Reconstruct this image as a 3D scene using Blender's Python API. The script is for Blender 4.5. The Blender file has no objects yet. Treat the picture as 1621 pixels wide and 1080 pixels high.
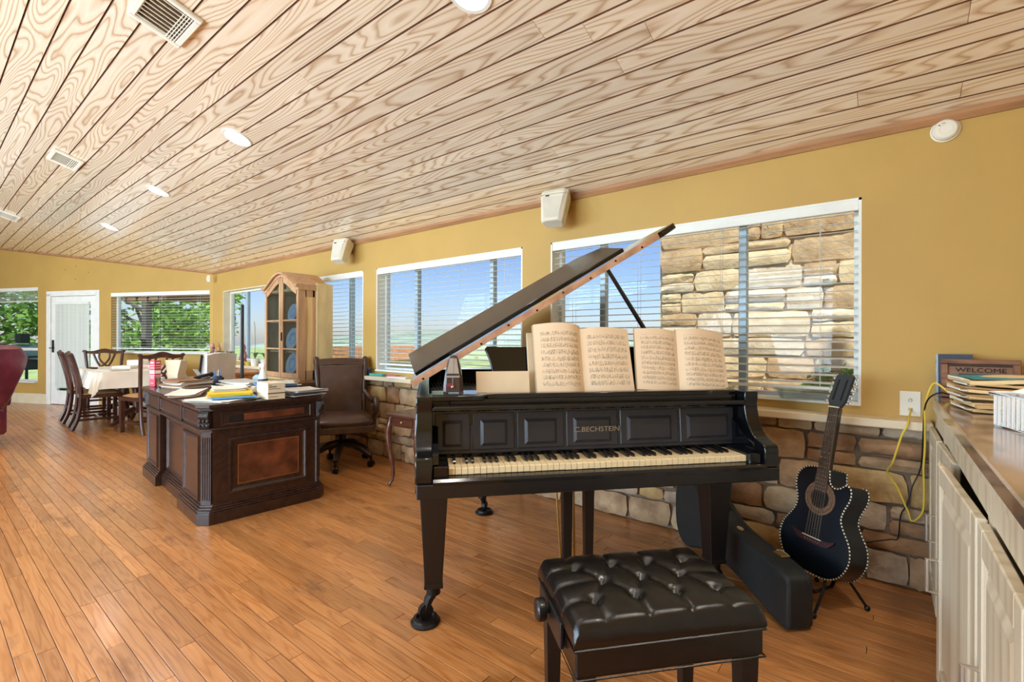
import bpy, math, random
from math import sin, cos, pi, radians
from mathutils import Vector, Matrix
random.seed(7)
SC = bpy.context.scene
COL = SC.collection

# ------------------------------------------------------------------ camera
cam_d = bpy.data.cameras.new('camera')
cam = bpy.data.objects.new('camera', cam_d)
COL.objects.link(cam)
cam_d.sensor_width = 36.0
cam_d.lens = 750.0 / 1621.0 * 36.0
cam_d.shift_y = -3.0 / 1621.0
cam_d.clip_start = 0.02
cam_d.clip_end = 400
YAW = 0.667
cam.matrix_world = (Matrix.Translation((0, 0, 1.18)) @ Matrix.Rotation(YAW, 4, 'Z')
                    @ Matrix.Rotation(pi / 2, 4, 'X') @ Matrix.Rotation(0.003, 4, 'Z'))
SC.camera = cam

# ------------------------------------------------------------------ world, sun, fill lights
wd = bpy.data.worlds.new('World')
SC.world = wd
wd.use_nodes = True
wn, wl = wd.node_tree.nodes, wd.node_tree.links
for n in list(wn):
    wn.remove(n)
sky = wn.new('ShaderNodeTexSky')
sky.sky_type = 'NISHITA'
sky.sun_disc = False
sky.sun_elevation = radians(58)
sky.sun_rotation = radians(200)
sky.altitude = 200
sky.air_density = 1.0
sky.dust_density = 0.6
sky.ozone_density = 3.0
bg = wn.new('ShaderNodeBackground')
bg.inputs['Strength'].default_value = 0.19
wo = wn.new('ShaderNodeOutputWorld')
tint = wn.new('ShaderNodeMix'); tint.data_type = 'RGBA'; tint.blend_type = 'MULTIPLY'
tint.inputs[0].default_value = 1.0
tint.inputs[7].default_value = (1.02, 0.90, 1.0, 1)
wl.new(sky.outputs[0], tint.inputs[6])
wl.new(tint.outputs[2], bg.inputs[0])
wl.new(bg.outputs[0], wo.inputs[0])


def add_light(name, kind, loc, direction, energy, color=(1, 1, 1), **kw):
    d = bpy.data.lights.new(name, kind)
    d.energy = energy
    d.color = color
    for k, v in kw.items():
        setattr(d, k, v)
    o = bpy.data.objects.new(name, d)
    COL.objects.link(o)
    o.location = loc
    o.rotation_euler = Vector(direction).to_track_quat('-Z', 'Y').to_euler()
    return o


add_light('sun', 'SUN', (0, 0, 20), (-0.32, 0.42, -0.85), 9.0, (1.0, 0.93, 0.82), angle=radians(1.0))
# added fill: area lights outside the unseen opposite wall brighten the room
for bx in (-8.4, -5.2, -2.0):
    add_light('fill_light', 'AREA', (bx, -3.55, 1.55), (0, 1, 0.42), 295, (0.74, 0.86, 0.96),
              shape='RECTANGLE', size=2.6, size_y=2.0)

SC.view_settings.view_transform = 'Standard'
SC.view_settings.look = 'None'
SC.view_settings.exposure = 0.0
SC.view_settings.gamma = 1.0
SC.view_settings.use_curve_mapping = False
SC.cycles.max_bounces = 7
SC.cycles.diffuse_bounces = 4
SC.cycles.glossy_bounces = 3
SC.cycles.transparent_max_bounces = 24
SC.cycles.sample_clamp_indirect = 6.0
SC.cycles.caustics_reflective = False
SC.cycles.caustics_refractive = False


# ------------------------------------------------------------------ colours / materials
def lin(c):
    out = []
    for v in c[:3]:
        v = v / 255.0
        out.append(v / 12.92 if v <= 0.04045 else ((v + 0.055) / 1.055) ** 2.4)
    return (*out, 1.0)


MATS = {}


def newmat(name):
    m = bpy.data.materials.new(name)
    m.use_nodes = True
    nt = m.node_tree
    b = nt.nodes.get('Principled BSDF')
    return m, nt.nodes, nt.links, b


def inp(b, key, v):
    if key in b.inputs:
        b.inputs[key].default_value = v


def M(name, col=(200, 200, 200), rough=0.5, metal=0.0, var=0.08, scale=8.0, coat=0.0, bump=0.0,
      bscale=None, stretch=(1, 1, 1), spec=0.5, emit=0.0, col2=None, sss=0.0, trans=0.0):
    """plain procedural material: base colour mottled by noise, optional bump / coat"""
    if name in MATS:
        return MATS[name]
    m, N, L, b = newmat(name)
    tc = N.new('ShaderNodeTexCoord')
    mp = N.new('ShaderNodeMapping')
    mp.inputs['Scale'].default_value = stretch
    L.new(tc.outputs['Object'], mp.inputs[0])
    nz = N.new('ShaderNodeTexNoise')
    nz.inputs['Scale'].default_value = scale
    nz.inputs['Detail'].default_value = 5
    L.new(mp.outputs[0], nz.inputs['Vector'])
    c1 = lin(col)
    if col2 is None:
        lo = tuple(max(0, v * (1 - var * 1.6)) for v in c1[:3]) + (1,)
        hi = tuple(min(1, v * (1 + var * 1.6)) for v in c1[:3]) + (1,)
    else:
        lo, hi = c1, lin(col2)
    rp = N.new('ShaderNodeValToRGB')
    rp.color_ramp.elements[0].position = 0.3
    rp.color_ramp.elements[0].color = lo
    rp.color_ramp.elements[1].position = 0.7
    rp.color_ramp.elements[1].color = hi
    L.new(nz.outputs[0], rp.inputs[0])
    L.new(rp.outputs[0], b.inputs['Base Color'])
    inp(b, 'Roughness', rough)
    inp(b, 'Metallic', metal)
    inp(b, 'Specular IOR Level', spec)
    inp(b, 'Coat Weight', coat)
    inp(b, 'Coat Roughness', 0.08)
    if trans:
        inp(b, 'Transmission Weight', trans)
    if emit:
        L.new(rp.outputs[0], b.inputs['Emission Color'])
        inp(b, 'Emission Strength', emit)
    if bump:
        n2 = N.new('ShaderNodeTexNoise')
        n2.inputs['Scale'].default_value = bscale or scale * 6
        n2.inputs['Detail'].default_value = 6
        L.new(mp.outputs[0], n2.inputs['Vector'])
        bp = N.new('ShaderNodeBump')
        bp.inputs['Strength'].default_value = bump
        bp.inputs['Distance'].default_value = 0.01
        L.new(n2.outputs[0], bp.inputs['Height'])
        L.new(bp.outputs[0], b.inputs['Normal'])
    MATS[name] = m
    return m


def wood(name, cols, rough=0.3, coord='Object', axis=0, freq=(0.7, 5.0, 5.0), rings=9.0, ringmix=0.6,
         fine=0.25, attr=None, tone=0.25, coat=0.0, bump=0.05, wear=None):
    """plain-sawn timber: contour bands of a stretched noise; per-piece shift from a 'rnd' attribute"""
    m, N, L, b = newmat(name)
    if coord == 'World':
        src = N.new('ShaderNodeNewGeometry').outputs['Position']
    else:
        src = N.new('ShaderNodeTexCoord').outputs['Object']
    mp = N.new('ShaderNodeMapping')
    mp.inputs['Scale'].default_value = freq
    L.new(src, mp.inputs[0])
    vec = mp.outputs[0]
    at = None
    if attr:
        at = N.new('ShaderNodeAttribute')
        at.attribute_name = attr
        mul = N.new('ShaderNodeMath'); mul.operation = 'MULTIPLY'; mul.inputs[1].default_value = 61.0
        L.new(at.outputs['Fac'], mul.inputs[0])
        cb = N.new('ShaderNodeCombineXYZ')
        L.new(mul.outputs[0], cb.inputs[0]); L.new(mul.outputs[0], cb.inputs[1]); L.new(mul.outputs[0], cb.inputs[2])
        ad = N.new('ShaderNodeVectorMath'); ad.operation = 'ADD'
        L.new(vec, ad.inputs[0]); L.new(cb.outputs[0], ad.inputs[1])
        vec = ad.outputs[0]
    nz = N.new('ShaderNodeTexNoise')
    nz.inputs['Scale'].default_value = 1.0
    nz.inputs['Detail'].default_value = 1.5
    nz.inputs['Roughness'].default_value = 0.4
    L.new(vec, nz.inputs['Vector'])
    m1 = N.new('ShaderNodeMath'); m1.operation = 'MULTIPLY'; m1.inputs[1].default_value = rings
    L.new(nz.outputs[0], m1.inputs[0])
    fr = N.new('ShaderNodeMath'); fr.operation = 'FRACT'
    L.new(m1.outputs[0], fr.inputs[0])
    r1 = N.new('ShaderNodeValToRGB')
    e = r1.color_ramp.elements
    e[0].position = 0.0; e[0].color = (0.05, 0.05, 0.05, 1)
    e[1].position = 0.38; e[1].color = (1, 1, 1, 1)
    x = e.new(0.80); x.color = (0.75, 0.75, 0.75, 1)
    x = e.new(0.97); x.color = (0.05, 0.05, 0.05, 1)
    L.new(fr.outputs[0], r1.inputs[0])
    # fine fibre
    mp2 = N.new('ShaderNodeMapping')
    fs = [2.5, 2.5, 2.5]
    for i in range(3):
        fs[i] = 3.0 if i == axis else 140.0
    mp2.inputs['Scale'].default_value = fs
    L.new(src, mp2.inputs[0])
    n2 = N.new('ShaderNodeTexNoise')
    n2.inputs['Scale'].default_value = 1.0
    n2.inputs['Detail'].default_value = 3
    L.new(mp2.outputs[0], n2.inputs['Vector'])
    mixa = N.new('ShaderNodeMix'); mixa.data_type = 'FLOAT'
    mixa.inputs[0].default_value = fine
    L.new(r1.outputs[0], mixa.inputs[2]); L.new(n2.outputs[0], mixa.inputs[3])
    cr = N.new('ShaderNodeValToRGB')
    ce = cr.color_ramp.elements
    ce[0].position = 0.5 - 0.5 * ringmix; ce[0].color = lin(cols[0])
    ce[1].position = 0.5 + 0.4 * ringmix; ce[1].color = lin(cols[-1])
    if len(cols) > 2:
        q = ce.new(0.5); q.color = lin(cols[1])
    L.new(mixa.outputs[0], cr.inputs[0])
    colout = cr.outputs[0]
    if attr:
        hs = N.new('ShaderNodeHueSaturation')
        mr = N.new('ShaderNodeMapRange')
        mr.inputs[3].default_value = 1 - tone; mr.inputs[4].default_value = 1 + tone
        L.new(at.outputs['Fac'], mr.inputs[0])
        L.new(mr.outputs[0], hs.inputs['Value'])
        L.new(colout, hs.inputs['Color'])
        colout = hs.outputs[0]
    if wear:
        nw = N.new('ShaderNodeTexNoise')
        nw.inputs['Scale'].default_value = wear[0]; nw.inputs['Detail'].default_value = 7
        nw.inputs['Roughness'].default_value = 0.65
        mpw = N.new('ShaderNodeMapping'); mpw.inputs['Scale'].default_value = (0.45, 1.6, 1)
        L.new(src, mpw.inputs[0]); L.new(mpw.outputs[0], nw.inputs['Vector'])
        rw = N.new('ShaderNodeValToRGB')
        rw.color_ramp.elements[0].position = wear[1]; rw.color_ramp.elements[0].color = (0, 0, 0, 1)
        rw.color_ramp.elements[1].position = wear[1] + 0.16; rw.color_ramp.elements[1].color = (1, 1, 1, 1)
        L.new(nw.outputs[0], rw.inputs[0])
        mw = N.new('ShaderNodeMix'); mw.data_type = 'RGBA'
        mm = N.new('ShaderNodeMath'); mm.operation = 'MULTIPLY'; mm.inputs[1].default_value = wear[3]
        L.new(rw.outputs[0], mm.inputs[0]); L.new(mm.outputs[0], mw.inputs[0])
        L.new(colout, mw.inputs[6]); mw.inputs[7].default_value = lin(wear[2])
        colout = mw.outputs[2]
        rr = N.new('ShaderNodeMapRange')
        rr.inputs[3].default_value = rough; rr.inputs[4].default_value = min(1, rough + 0.25)
        L.new(rw.outputs[0], rr.inputs[0]); L.new(rr.outputs[0], b.inputs['Roughness'])
    L.new(colout, b.inputs['Base Color'])
    if not wear:
        inp(b, 'Roughness', rough)
    inp(b, 'Coat Weight', coat); inp(b, 'Coat Roughness', 0.16)
    if bump:
        bp = N.new('ShaderNodeBump'); bp.inputs['Strength'].default_value = bump
        bp.inputs['Distance'].default_value = 0.004
        L.new(mixa.outputs[0], bp.inputs['Height']); L.new(bp.outputs[0], b.inputs['Normal'])
    MATS[name] = m
    return m


def glassmat(name, tint=(235, 245, 250), refl=0.08, rough=0.02):
    m, N, L, b = newmat(name)
    N.remove(b)
    t = N.new('ShaderNodeBsdfTransparent'); t.inputs[0].default_value = lin(tint)
    g = N.new('ShaderNodeBsdfGlossy'); g.inputs['Roughness'].default_value = rough
    mx = N.new('ShaderNodeMixShader')
    mx.inputs[0].default_value = refl
    L.new(t.outputs[0], mx.inputs[1]); L.new(g.outputs[0], mx.inputs[2])
    L.new(mx.outputs[0], N.get('Material Output').inputs[0])
    MATS[name] = m
    return m


def thinmat(name, col, tfac=0.4, var=0.1, scale=20.0):
    """thin sheet that lets light through: diffuse + translucent"""
    m, N, L, b = newmat(name)
    N.remove(b)
    tc = N.new('ShaderNodeTexCoord')
    nz = N.new('ShaderNodeTexNoise'); nz.inputs['Scale'].default_value = scale
    L.new(tc.outputs['Object'], nz.inputs['Vector'])
    c = lin(col)
    rp = N.new('ShaderNodeValToRGB')
    rp.color_ramp.elements[0].position = 0.3; rp.color_ramp.elements[0].color = tuple(v * (1 - var) for v in c[:3]) + (1,)
    rp.color_ramp.elements[1].position = 0.7; rp.color_ramp.elements[1].color = tuple(min(1, v * (1 + var)) for v in c[:3]) + (1,)
    L.new(nz.outputs[0], rp.inputs[0])
    d = N.new('ShaderNodeBsdfDiffuse'); t = N.new('ShaderNodeBsdfTranslucent')
    L.new(rp.outputs[0], d.inputs[0]); L.new(rp.outputs[0], t.inputs[0])
    mx = N.new('ShaderNodeMixShader'); mx.inputs[0].default_value = tfac
    L.new(d.outputs[0], mx.inputs[1]); L.new(t.outputs[0], mx.inputs[2])
    L.new(mx.outputs[0], N.get('Material Output').inputs[0])
    MATS[name] = m
    return m


# ------------------------------------------------------------------ mesh builder
class MB:
    def __init__(self):
        self.v = []; self.f = []; self.m = []; self.cm = 0

    def _add(self, vs, fs):
        o = len(self.v)
        self.v += [tuple(p) for p in vs]
        self.f += [tuple(i + o for i in q) for q in fs]
        self.m += [self.cm] * len(fs)
        return self

    def mi(self, i):
        self.cm = i
        return self

    def box(self, c, s, rz=0.0, rx=0.0, ry=0.0, ch=0.0):
        """box centred at c, full size s, optional chamfer of all edges"""
        R = Matrix.Rotation(rz, 3, 'Z') @ Matrix.Rotation(ry, 3, 'Y') @ Matrix.Rotation(rx, 3, 'X')
        hx, hy, hz = s[0] / 2, s[1] / 2, s[2] / 2
        C = Vector(c)
        if ch <= 0 or ch * 2.05 > min(s):
            vs = [C + R @ Vector((x, y, z)) for z in (-hz, hz) for y in (-hy, hy) for x in (-hx, hx)]
            return self._add(vs, [(0, 2, 3, 1), (4, 5, 7, 6), (0, 1, 5, 4), (2, 6, 7, 3), (0, 4, 6, 2), (1, 3, 7, 5)])
        vs = []; idx = {}
        for sx in (-1, 1):
            for sy in (-1, 1):
                for sz in (-1, 1):
                    for ax in range(3):
                        p = [sx * (hx - ch), sy * (hy - ch), sz * (hz - ch)]
                        p[ax] = (sx * hx, sy * hy, sz * hz)[ax]
                        idx[(sx, sy, sz, ax)] = len(vs)
                        vs.append(C + R @ Vector(p))
        fs = []
        for ax in range(3):
            for sg in (-1, 1):
                o = [i for i in range(3) if i != ax]
                q = []
                for (a, b2) in ((-1, -1), (1, -1), (1, 1), (-1, 1)):
                    k = [0, 0, 0]; k[ax] = sg; k[o[0]] = a; k[o[1]] = b2
                    q.append(idx[(k[0], k[1], k[2], ax)])
                if (sg == 1) == (ax == 1):
                    q.reverse()
                fs.append(tuple(q))
        for ax in range(3):
            o = [i for i in range(3) if i != ax]
            for a in (-1, 1):
                for b2 in (-1, 1):
                    k0 = [0, 0, 0]; k0[ax] = -1; k0[o[0]] = a; k0[o[1]] = b2
                    k1 = list(k0); k1[ax] = 1
                    q = [idx[(*k0, o[0])], idx[(*k1, o[0])], idx[(*k1, o[1])], idx[(*k0, o[1])]]
                    fs.append(tuple(q))
        for sx in (-1, 1):
            for sy in (-1, 1):
                for sz in (-1, 1):
                    fs.append(tuple(idx[(sx, sy, sz, a)] for a in range(3)))
        return self._add(vs, fs)

    def tube(self, pts, r, n=8, cap=True, closed=False, flat=1.0):
        pts = [Vector(p) for p in pts]
        rs = r if isinstance(r, (list, tuple)) else [r] * len(pts)
        vs = []; fs = []
        up = Vector((0, 0, 1))
        prev = None
        for i, p in enumerate(pts):
            if closed:
                t = pts[(i + 1) % len(pts)] - pts[i - 1]
            else:
                t = pts[min(i + 1, len(pts) - 1)] - pts[max(i - 1, 0)]
            if t.length < 1e-9:
                t = Vector((0, 0, 1))
            t.normalize()
            if prev is None:
                a = up if abs(t.dot(up)) < 0.95 else Vector((1, 0, 0))
                u = t.cross(a).normalized()
            else:
                u = (prev - t * prev.dot(t))
                u = u.normalized() if u.length > 1e-6 else t.orthogonal().normalized()
            prev = u
            w = t.cross(u)
            for k in range(n):
                a = 2 * pi * (k + 0.5) / n
                vs.append(p + u * cos(a) * rs[i] + w * sin(a) * rs[i] * flat)
        L = len(pts)
        for i in range(L if closed else L - 1):
            j = (i + 1) % L
            for k in range(n):
                fs.append((i * n + k, i * n + (k + 1) % n, j * n + (k + 1) % n, j * n + k))
        if cap and not closed:
            fs.append(tuple(range(n - 1, -1, -1)))
            fs.append(tuple((L - 1) * n + k for k in range(n)))
        return self._add(vs, fs)

    def cyl(self, p0, p1, r0, r1=None, n=16):
        return self.tube([p0, p1], [r0, r0 if r1 is None else r1], n)

    def lathe(self, prof, n=24, c=(0, 0, 0), M4=None, cap=True):
        """prof: list of (radius, z)"""
        vs = []; fs = []
        for (r, z) in prof:
            for k in range(n):
                a = 2 * pi * k / n
                vs.append(Vector((c[0] + r * cos(a), c[1] + r * sin(a), c[2] + z)))
        if M4 is not None:
            vs = [M4 @ v for v in vs]
        for i in range(len(prof) - 1):
            for k in range(n):
                fs.append((i * n + k, i * n + (k + 1) % n, (i + 1) * n + (k + 1) % n, (i + 1) * n + k))
        if cap and prof[0][0] > 1e-6:
            fs.append(tuple(range(n - 1, -1, -1)))
        if cap and prof[-1][0] > 1e-6:
            fs.append(tuple((len(prof) - 1) * n + k for k in range(n)))
        return self._add(vs, fs)

    def prism(self, outline, lo, hi, axis='Z', M4=None):
        """extrude a closed 2D outline between lo and hi along an axis.
        Z: (x,y) ; Y: outline=(x,z) ; X: outline=(y,z)"""
        def P(a, b2, h):
            return Vector({'Z': (a, b2, h), 'Y': (a, h, b2), 'X': (h, a, b2)}[axis])
        n = len(outline)
        vs = [P(a, b2, lo) for a, b2 in outline] + [P(a, b2, hi) for a, b2 in outline]
        if M4 is not None:
            vs = [M4 @ v for v in vs]
        fs = [tuple(range(n - 1, -1, -1)), tuple(range(n, 2 * n))]
        for i in range(n):
            j = (i + 1) % n
            fs.append((i, j, n + j, n + i))
        return self._add(vs, fs)

    def loft(self, rings, closed=True, cap=True):
        """rings: list of equally long point lists"""
        n = len(rings[0])
        vs = [Vector(p) for r in rings for p in r]
        fs = []
        for i in range(len(rings) - 1):
            for k in range(n if closed else n - 1):
                fs.append((i * n + k, i * n + (k + 1) % n, (i + 1) * n + (k + 1) % n, (i + 1) * n + k))
        if cap and closed:
            fs.append(tuple(range(n - 1, -1, -1)))
            fs.append(tuple((len(rings) - 1) * n + k for k in range(n)))
        return self._add(vs, fs)

    def sheet(self, grid, th=0.0):
        """grid[i][j] of points -> surface; th>0 gives thickness along -normal"""
        R = len(grid); Cn = len(grid[0])
        P = [[Vector(p) for p in row] for row in grid]
        top = [p for row in P for p in row]
        fs = [(i * Cn + j, i * Cn + j + 1, (i + 1) * Cn + j + 1, (i + 1) * Cn + j)
              for i in range(R - 1) for j in range(Cn - 1)]
        if th <= 0:
            return self._add(top, fs)
        nr = []
        for i in range(R):
            for j in range(Cn):
                a = P[i][min(j + 1, Cn - 1)] - P[i][max(j - 1, 0)]
                b2 = P[min(i + 1, R - 1)][j] - P[max(i - 1, 0)][j]
                q = a.cross(b2)
                nr.append(q.normalized() if q.length > 1e-12 else Vector((0, 0, 1)))
        bot = [p - q * th for p, q in zip(top, nr)]
        o = len(top)
        fb = [tuple(reversed([i + o for i in q])) for q in fs]
        edge = []
        ring = [j for j in range(Cn)] + [i * Cn + Cn - 1 for i in range(1, R)] + \
               [(R - 1) * Cn + j for j in range(Cn - 2, -1, -1)] + [i * Cn for i in range(R - 2, 0, -1)]
        for k in range(len(ring)):
            a, b2 = ring[k], ring[(k + 1) % len(ring)]
            edge.append((b2, a, a + o, b2 + o))
        return self._add(top + bot, fs + fb + edge)

    def ball(self, c, r, n=10, m=7, s=(1, 1, 1)):
        vs = []; fs = []
        for i in range(m + 1):
            t = pi * i / m
            for k in range(n):
                a = 2 * pi * k / n
                vs.append((c[0] + r * s[0] * sin(t) * cos(a), c[1] + r * s[1] * sin(t) * sin(a), c[2] - r * s[2] * cos(t)))
        for i in range(m):
            for k in range(n):
                fs.append((i * n + k, i * n + (k + 1) % n, (i + 1) * n + (k + 1) % n, (i + 1) * n + k))
        return self._add(vs, fs)

    def xf(self, M4, start=0):
        self.v = self.v[:start] + [tuple(M4 @ Vector(p)) for p in self.v[start:]]
        return self

    def build(self, name, mat, parent=None, smooth=35, rnd=None, bev=0.0, sub=0):
        me = bpy.data.meshes.new(name)
        me.from_pydata(self.v, [], self.f)
        me.validate(verbose=False)
        mats = mat if isinstance(mat, (list, tuple)) else [mat]
        for x in mats:
            me.materials.append(x)
        if len(mats) > 1 and len(me.polygons) == len(self.m):
            me.polygons.foreach_set('material_index', self.m)
        if smooth:
            me.polygons.foreach_set('use_smooth', [True] * len(me.polygons))
            me.update()
            me.set_sharp_from_angle(angle=radians(smooth))
        if rnd is not None:
            at = me.attributes.new('rnd', 'FLOAT', 'POINT')
            vals = rnd if isinstance(rnd, list) else [rnd] * len(me.vertices)
            at.data.foreach_set('value', vals)
        me.update()
        o = bpy.data.objects.new(name, me)
        COL.objects.link(o)
        if parent is not None:
            o.parent = parent
        if bev:
            b = o.modifiers.new('bevel', 'BEVEL'); b.width = bev; b.segments = 2; b.limit_method = 'ANGLE'
            b.angle_limit = radians(40)
        if sub:
            s = o.modifiers.new('sub', 'SUBSURF'); s.levels = sub; s.render_levels = sub
        return o


def tag(o, label=None, cat=None, group=None, kind=None):
    if label: o['label'] = label
    if cat: o['category'] = cat
    if group: o['group'] = group
    if kind: o['kind'] = kind
    return o


def thing(name, label, cat, loc=(0, 0, 0), rz=0.0, group=None):
    o = bpy.data.objects.new(name, None)
    o.empty_display_size = 0.1
    COL.objects.link(o)
    o.location = loc
    o.rotation_euler = (0, 0, rz)
    return tag(o, label, cat, group)


def struct(o):
    return tag(o, kind='structure')


def copy_tree(o, parent=None):
    c = o.copy()
    COL.objects.link(c)
    c.parent = parent
    for ch in list(o.children):
        copy_tree(ch, c)
    return c


def text_mesh(txt, name, mat, parent, size, loc, rot, ext=0.0006, align='CENTER', sx=1.0):
    cu = bpy.data.curves.new(name, 'FONT')
    cu.body = txt; cu.size = size; cu.align_x = align; cu.align_y = 'CENTER'; cu.extrude = ext
    t = bpy.data.objects.new(name, cu)
    COL.objects.link(t)
    dg = bpy.context.evaluated_depsgraph_get()
    me = bpy.data.meshes.new_from_object(t.evaluated_get(dg))
    COL.objects.unlink(t); bpy.data.objects.remove(t)
    o = bpy.data.objects.new(name, me)
    COL.objects.link(o)
    me.materials.clear(); me.materials.append(mat)
    o.parent = parent
    o.location = loc; o.rotation_euler = rot; o.scale = (sx, 1, 1)
    return o


def arc(cx, cy, r, a0, a1, n):
    return [(cx + r * cos(a0 + (a1 - a0) * i / n), cy + r * sin(a0 + (a1 - a0) * i / n)) for i in range(n + 1)]


def bez(p0, p1, p2, p3, n=12):
    out = []
    for i in range(n + 1):
        t = i / n; u = 1 - t
        out.append(tuple(u ** 3 * a + 3 * u * u * t * b2 + 3 * u * t * t * c + t ** 3 * d
                         for a, b2, c, d in zip(p0, p1, p2, p3)))
    return out


def spline(pts, n=6):
    """Catmull-Rom through points"""
    P = [Vector(p) for p in pts]
    out = []
    for i in range(len(P) - 1):
        a = P[max(i - 1, 0)]; b2 = P[i]; c = P[i + 1]; d = P[min(i + 2, len(P) - 1)]
        for k in range(n):
            t = k / n
            out.append(0.5 * ((2 * b2) + (c - a) * t + (2 * a - 5 * b2 + 4 * c - d) * t * t + (3 * b2 - a - 3 * c + d) * t ** 3))
    out.append(P[-1])
    return out

# ================================================================== palette
YEL = M('wall_yellow', (192, 153, 80), 0.6, var=0.05, scale=1.2, bump=0.03, bscale=60)
PALE = M('pale_plaster', (226, 226, 226), 0.7, var=0.04, scale=1.5)
WHT = M('white_paint', (236, 234, 226), 0.45, var=0.03)
CREAM = M('cream_paint', (226, 212, 180), 0.5, var=0.04)
LEDGE = M('ledge_paint', (226, 206, 172), 0.5, var=0.05, scale=3)
MULL = M('window_metal', (170, 186, 196), 0.4, 0.2, var=0.04)
GLASS = glassmat('window_glass', refl=0.012)
SLAT = thinmat('blind_slat', (246, 244, 238), 0.45)
CORDM = M('blind_cord', (225, 222, 210), 0.7)
BLACK = M('black_lacquer', (9, 11, 15), 0.14, coat=0.15, var=0.1)
GLOWW = M('lamp_glow', (255, 250, 240), 0.5, emit=6.0, var=0.0)
CEILW = wood('ceiling_pine', [(188, 150, 116), (236, 212, 184), (248, 232, 210)], 0.24, 'World', 0,
             (0.65, 6.5, 1.0), 22.0, 0.95, 0.3, 'rnd', 0.08, coat=1.0, bump=0.03)
FLOORW = wood('floor_oak', [(150, 90, 44), (184, 120, 66), (202, 142, 88)], 0.28, 'World', 0,
              (2.2, 26.0, 16.0), 6.0, 0.9, 0.6, 'rnd', 0.20, coat=0.30, bump=0.04,
              wear=(4.5, 0.575, (104, 64, 40), 0.7))
GAPM = M('dark_gap', (52, 30, 18), 0.8, var=0.2)
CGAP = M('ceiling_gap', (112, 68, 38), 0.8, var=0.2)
TRIMW = M('ceiling_trim_wood', (172, 124, 84), 0.45, var=0.15, scale=10, stretch=(0.3, 3, 3))
MORT = M('mortar', (132, 112, 92), 0.95, var=0.15, scale=14, bump=0.4)

# ================================================================== floor
DY = 2.96                      # window wall face
CZ0, CSL = 2.22, 0.31          # ceiling height at the window wall, slope
XR, YB = 0.86, -3.3            # right wall, back wall
P0 = Vector((-8.35, DY, 0)); ED = Vector((-0.91583, -0.40157, 0)); EN = Vector((0.40157, -0.91583, 0))
EROT = math.atan2(ED.y, ED.x)
ELEN = 6.8
PE = P0 + ED * ELEN


def ceilz(y):
    return CZ0 + CSL * (DY - y)


def camproj(x, y, z=0.0):
    f = Vector((-sin(YAW), cos(YAW))); r = Vector((cos(YAW), sin(YAW)))
    d = x * f.x + y * f.y
    if d < 0.3:
        return None
    return 810.5 + 750 * (x * r.x + y * r.y) / d, 537 - 750 * (z - 1.18) / d, d


fl = MB().prism([(XR, YB), (XR, DY + 0.1), (P0.x - 0.1, DY + 0.1), (PE.x - 0.15, PE.y), (PE.x - 0.15, YB)], -0.06, -0.006)
floor = struct(fl.build('floor', GAPM, smooth=0))
rows = []
PW = 0.057
planks = []
y = YB
while y < DY - 0.005:
    w = min(PW, DY - y)
    x = XR - random.uniform(0, 0.9)
    prevx = XR
    xmin = P0.x if y > DY - 0.05 else P0.x - (DY - y) * (ED.x / ED.y)
    while prevx > xmin:
        planks.append((max(x, xmin), prevx, y, w))
        prevx = x
        x -= random.choice((0.45, 0.6, 0.75, 0.9, 1.2, 1.5)) + random.uniform(-0.1, 0.1)
    y += PW


def plank_mb(mb, x0, x1, y0, w, g=0.0011, ch=0.0006, z1=0.0, z0=-0.006, q=0.0):
    x0 += g; x1 -= g; a = y0 + g; b2 = y0 + w - g
    zt = z1 + q
    vs = [(x0, a, z0), (x1, a, z0), (x1, b2, z0), (x0, b2, z0), (x0, a, zt - ch), (x1, a, zt - ch), (x1, b2, zt - ch), (x0, b2, zt - ch),
          (x0 + ch, a + ch, zt), (x1 - ch, a + ch, zt), (x1 - ch, b2 - ch, zt), (x0 + ch, b2 - ch, zt)]
    fs = [(0, 1, 5, 4), (1, 2, 6, 5), (2, 3, 7, 6), (3, 0, 4, 7), (4, 5, 9, 8), (5, 6, 10, 9), (6, 7, 11, 10), (7, 4, 8, 11), (8, 9, 10, 11)]
    mb._add(vs, fs)


def plank_px(p):
    c = camproj((p[0] + p[1]) / 2, p[2] + p[3] / 2)
    if c is None or not (-60 < c[0] < 1560 and c[1] < 1110):
        e = camproj(p[1] - 0.15, p[2]) or (9e9, 9e9, 9)
        e2 = camproj(p[0] + 0.15, p[2]) or (9e9, 9e9, 9)
        ok = [q for q in (e, e2) if -20 < q[0] < 1500 and q[1] < 1090]
        if not ok:
            return 0
        c = ok[0]
    return (p[1] - p[0]) * p[3] / c[2] ** 3


planks.sort(key=plank_px, reverse=True)
for p in planks[:300]:
    mb = MB(); plank_mb(mb, *p, q=random.uniform(-0.0005, 0.0004))
    mb.build('plank', FLOORW, floor, smooth=0, rnd=random.random())
mb = MB(); rn = []
for p in planks[300:]:
    plank_mb(mb, *p); rn += [random.random()] * 12
tag(mb.build('plank_remainder', FLOORW, floor, smooth=0, rnd=rn), kind='stuff')

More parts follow.
